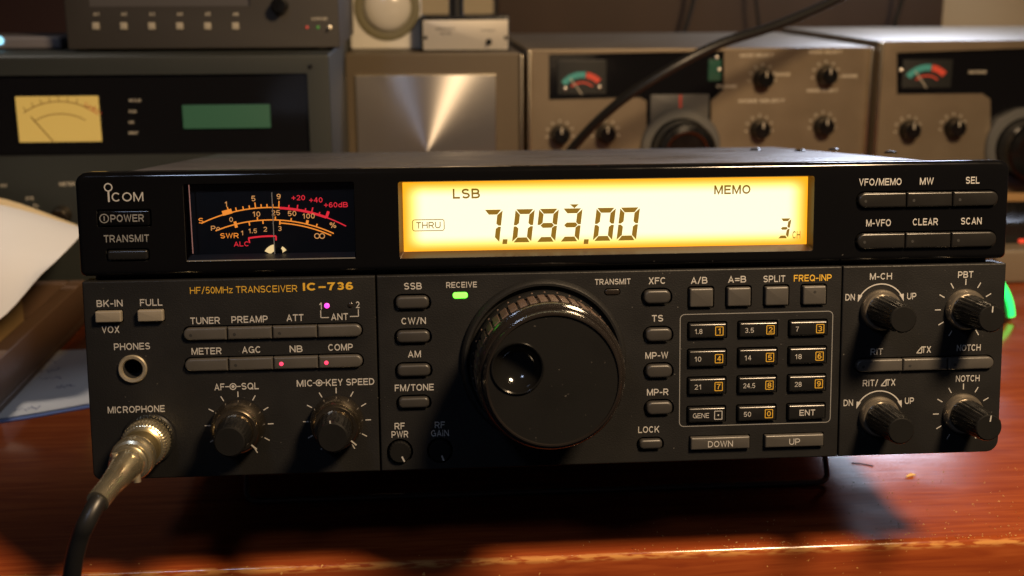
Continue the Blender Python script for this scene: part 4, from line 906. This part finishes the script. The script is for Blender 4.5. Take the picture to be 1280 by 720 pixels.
# ------------------------------------------------------------------ cables in the air
def cable(name, pts, r, label, cat='cable', group=None, m=None):
    b = Vector(pts[0]); t = MB(); t.tube([Vector(p) - b for p in pts], r, m or cable_m, 12, 8); o = t.build(name); o.location = b * MM; return tag(o, label, cat, group)
cable('antenna_cable', [at(672, 250, 560), at(715, 186, 530), at(770, 131, 505), at(835, 88, 495), at(900, 55, 500), at(975, 30, 515), at(1052, -4, 530), at(1110, -40, 540)], 3.7, 'thick black cable slanting up across the beige radios')
for p, r, l in (([(872, -40), (868, -5), (860, 25), (850, 58), (846, 90)], 2.6, 'dark wire hanging on the wall above the tuning dial of the beige radio'),
                ([(944, -40), (945, 0), (948, 28), (950, 60), (950, 90)], 1.8, 'thin dark wire hanging on the wall, middle of the three wires'),
                ([(1132, -40), (1127, 0), (1119, 28), (1113, 60), (1110, 90)], 2.8, 'black wire hanging on the wall above the second beige radio')):
    cable('hanging_wire', [at(x, y, 985) for x, y in p], r, l, 'wire', 'wires hanging in front of the wall')

# ------------------------------------------------------------------ left side: tray, papers, cables
wood2 = M('dark brown wood', (.10, .055, .028), .5, var=.3, vscale=30, stretch=(1, .1, 1))
tx = -268
tray = thing('wooden_tray', (tx - 60, 300, 0), 'dark brown wooden tray on the desk at the left of the radio', 'tray')
mb = MB(); mb.box(-90, 62, -95, 85, .3, 5, wood2, .8); mb.build('base', tray)
mb = MB(); mb.box(52, 62, -95, 85, 5, 28, wood2, 1); mb.build('side_board', tray)
mb = MB(); mb.box(-90, 52, -95, -87, 5, 26, wood2, 1); mb.build('front_board', tray)
mb = MB(); mb.box(-90, 52, 77, 85, 5, 28, wood2, 1); mb.build('back_board', tray)
card = thing('cardboard_box', (tx - 70, 330, 5.2), 'brown cardboard box inside the wooden tray under the papers', 'box')
mb = MB(); mb.box(-60, 36, -30, 40, 0, 58, M('brown cardboard', (.30, .19, .07), .8, var=.2, vscale=40), .8); mb.build('body', card)
mb = MB(); b = Vector((tx - 44, 285, 12))
for k in range(4):
    pts = []
    for i in range(15):
        a = 2 * math.pi * i / 14; pts.append((math.cos(a) * (28 + 1.5 * k), -10 + 7 * k + 20 * math.sin(a) * .5, 26 + 5 * k + math.sin(a + k) * 13))
    mb.tube(pts, 2.3, cable_m, 8, 3)
o = tag(mb.build('cable_coil'), 'loose coil of black cable in the wooden tray', 'cable'); o.location = b * MM
# sheets
def sheet(name, rows, m, label, cat, th=.35, n=10, group=None):
    b = Vector(rows[0][0]); mb = MB()
    def cr(P, t):
        k = min(int(t), len(P) - 2); u = t - k; E = [P[0] * 2 - P[1]] + P + [P[-1] * 2 - P[-2]]; a, bb, c, d = E[k:k + 4]
        return .5 * ((2 * bb) + (c - a) * u + (2 * a - 5 * bb + 4 * c - d) * u * u + (3 * bb - a - 3 * c + d) * u ** 3)
    Rw = [[cr([Vector(p) for p in row], (len(row) - 1) * j / n) for j in range(n + 1)] for row in rows]
    G = [[cr([r[j] for r in Rw], (len(rows) - 1) * i / n) - b for j in range(n + 1)] for i in range(n + 1)]
    top = [mb.vs(r) for r in G]; bot = [mb.vs([p - Vector((0, 0, th)) for p in r]) for r in G]
    for g in (top, bot):
        for i in range(n): mb.strip(g[i], g[i + 1], m, False)
    mb.strip(top[0], bot[0], m, False); mb.strip(top[-1], bot[-1], m, False); mb.strip([r[0] for r in top], [r[0] for r in bot], m, False); mb.strip([r[-1] for r in top], [r[-1] for r in bot], m, False)
    o = mb.build(name, None, 50); o.location = b * MM; return tag(o, label, cat, group)
paper = M('white paper', (.62, .59, .54), .75, var=.05, vscale=20); tan = M('tan paper', (.50, .38, .20), .75)
sheet('paper_sheet', [[at(-70, 246, 372), at(10, 258, 372), at(100, 284, 366)], [at(-70, 262, 335), at(10, 272, 330), at(102, 292, 325)], [at(-70, 330, 275), at(5, 320, 272), at(78, 318, 275)], [at(-80, 430, 235), at(-5, 402, 235), at(52, 342, 250)]], paper, 'curled white paper sheet on top of the pile left of the radio', 'paper')
sheet('paper_sheet', [[at(-70, 236, 385), at(10, 250, 385), at(96, 281, 380)], [at(-70, 250, 380), at(10, 264, 378), at(100, 287, 374)]], tan, 'tan paper sheet showing behind the curled white sheet', 'paper', 1.2)
sheet('paper_sheet', [[on(-80, 446, 1.2), on(20, 441, 1.2), on(118, 436, 1.2)], [on(-80, 532, 1.2), on(20, 520, 1.2), on(118, 503, 1.2)]], paper, 'handwritten white note lying flat on the desk beside the radio', 'paper', .6)
no = bpy.data.objects['paper_sheet.002']
mb = MB(); ink = M('blue grey ink', (.12, .12, .2), .7); b = on(58, 462, 1.3)
for (px, py, n) in ((42, 455, 8), (38, 466, 9), (48, 474, 7), (70, 484, 6), (18, 512, 8)):
    for k in range(n):
        p = on(px + k * 4.2, py + random.uniform(-2, 2) - k * .5, 1.3) ; q = on(px + k * 4.2 + 3, py + random.uniform(-3, 3) - k * .5, 1.3); v = (q - p); l = v.length or 1; s = Vector((-v.y, v.x, 0)) / l * .35
        mb.face(mb.vs([x - b for x in (p - s, q - s, q + s, p + s)]), ink)
h = mb.build('handwriting'); h.parent = no; h.location = (b * MM) - no.location
sheet('blue_folder', [[on(-80, 440, .5), on(120, 433, .5)], [on(-80, 541, .5), on(20, 529, .5)]] if False else [[on(-80, 450, .5), on(20, 445, .5), on(118, 440, .5)], [on(-80, 537, .5), on(20, 525, .5), on(118, 508, .5)]], M('blue card', (.10, .15, .34), .6), 'thin blue folder under the handwritten note', 'folder', .5)

# ------------------------------------------------------------------ right side: small modem and mouse
Y = 430; f = face_at(Y, 400)
md = thing('modem', (400, Y, 0), 'low grey brown box with red and green lights at the right of the radio', 'modem')
x0 = f(1246, 320)[0]; zt3 = f(1270, 312)[1]
mb = MB(); mb.box(x0, x0 + 140, 0, 110, .3, zt3, M('grey brown plastic', (.16, .125, .085), .5), 3); mb.build('case', md)
mb = MB(); mb.box(x0 + 2, x0 + 138, 20, 105, zt3 - 1, zt3 + 16, bkey_m, 2); mb.build('upper_cover', md)
f = face_at(Y + 20, 400)
for px, py, m in ((1262, 307, glow('green status light', (.08, 1, .25), 1.2)), (1277, 301, glow('red status light', (1, .06, .02), 1.0))):
    x, z = f(px, py); mb = MB(); mb.pill(x - 2.6, x + 2.6, z - 1.4, z + 1.4, 1.2, -21, -18.5, .5, m); mb.build('indicator_light', md)
q = on(1256, 398)
ms = thing('computer_mouse', (q.x - 20, q.y + 25, 0), 'black mouse with glowing green strip beside the radio', 'mouse', rot=(0, 0, R(-8)))
mb = MB(); rings = []
for i in range(9):
    a = R(90 * i / 8); k = math.cos(a) ** .7 if i < 8 else .02; zz = 34 * math.sin(a)
    rings.append(mb.vs([(31 * k * math.cos(2 * math.pi * j / 40), 46 * k * math.sin(2 * math.pi * j / 40), .3 + zz) for j in range(40)]))
for a, b in zip(rings, rings[1:]): mb.strip(a, b, bkey_m)
mb.face(rings[0][::-1], bkey_m); mb.face(rings[-1], bkey_m); mb.build('body', ms, 60)
mb = MB(); pts = []
for i in range(9):
    a = R(6 + 62 * i / 8); k = math.cos(a) ** .7; t = R(322 - 2 * i)
    pts.append((31.4 * k * math.cos(t), 46.5 * k * math.sin(t), .3 + 34.3 * math.sin(a)))
mb.tube(pts, 2.8, glow('green strip', (.015, 1, .13), 2.6), 10, 4); mb.build('light_strip', ms)

# ------------------------------------------------------------------ crumbs on the desk
mb = MB(); cm = M('pale crumb', (.62, .42, .16), .7); b = on(1138, 596)
mb.tube([(-2.6, -1.2, .5), (0, 0, .9), (2.8, 1.0, .4)], lambda t: .2 + .55 * math.sin(math.pi * min(.98, max(.02, t))), cm, 8, 4); o = tag(mb.build('wood_chip'), 'pale wood chip on the desk under the right end of the radio', 'crumb'); o.location = b * MM
mb = MB(); mb.tube([(-4, 2, .3), (0, .4, .4), (4.5, -2.5, .3)], .25, cable_m, 6, 4); o = tag(mb.build('hair'), 'short dark hair lying on the glossy desk under the radio', 'hair'); o.location = on(1077, 581) * MM
mb = MB(); b = on(1150, 660)
for k in range(240):
    px = 700 + 580 * math.sqrt(random.random()); yy = 26.5 + 70 * random.random() ** 2.4
    q = Vector((at(px, 660, yy).x, yy, .15)) - b; a = random.uniform(0, 6.28); l = random.uniform(.12, .6); w = random.uniform(.06, .13); v = Vector((math.cos(a) * l, math.sin(a) * l, 0)); s = Vector((-math.sin(a) * w, math.cos(a) * w, 0))
    ids = mb.vs([q - v, q + s, q + v, q - s, q + Vector((0, 0, .3))])
    for i, j in ((0, 1), (1, 2), (2, 3), (3, 0)): mb.face((ids[i], ids[j], ids[4]), cm)
o = tag(mb.build('crumbs'), 'pale crumbs and dust scattered along the front of the desk', 'crumbs', kind='stuff'); o.location = b * MM
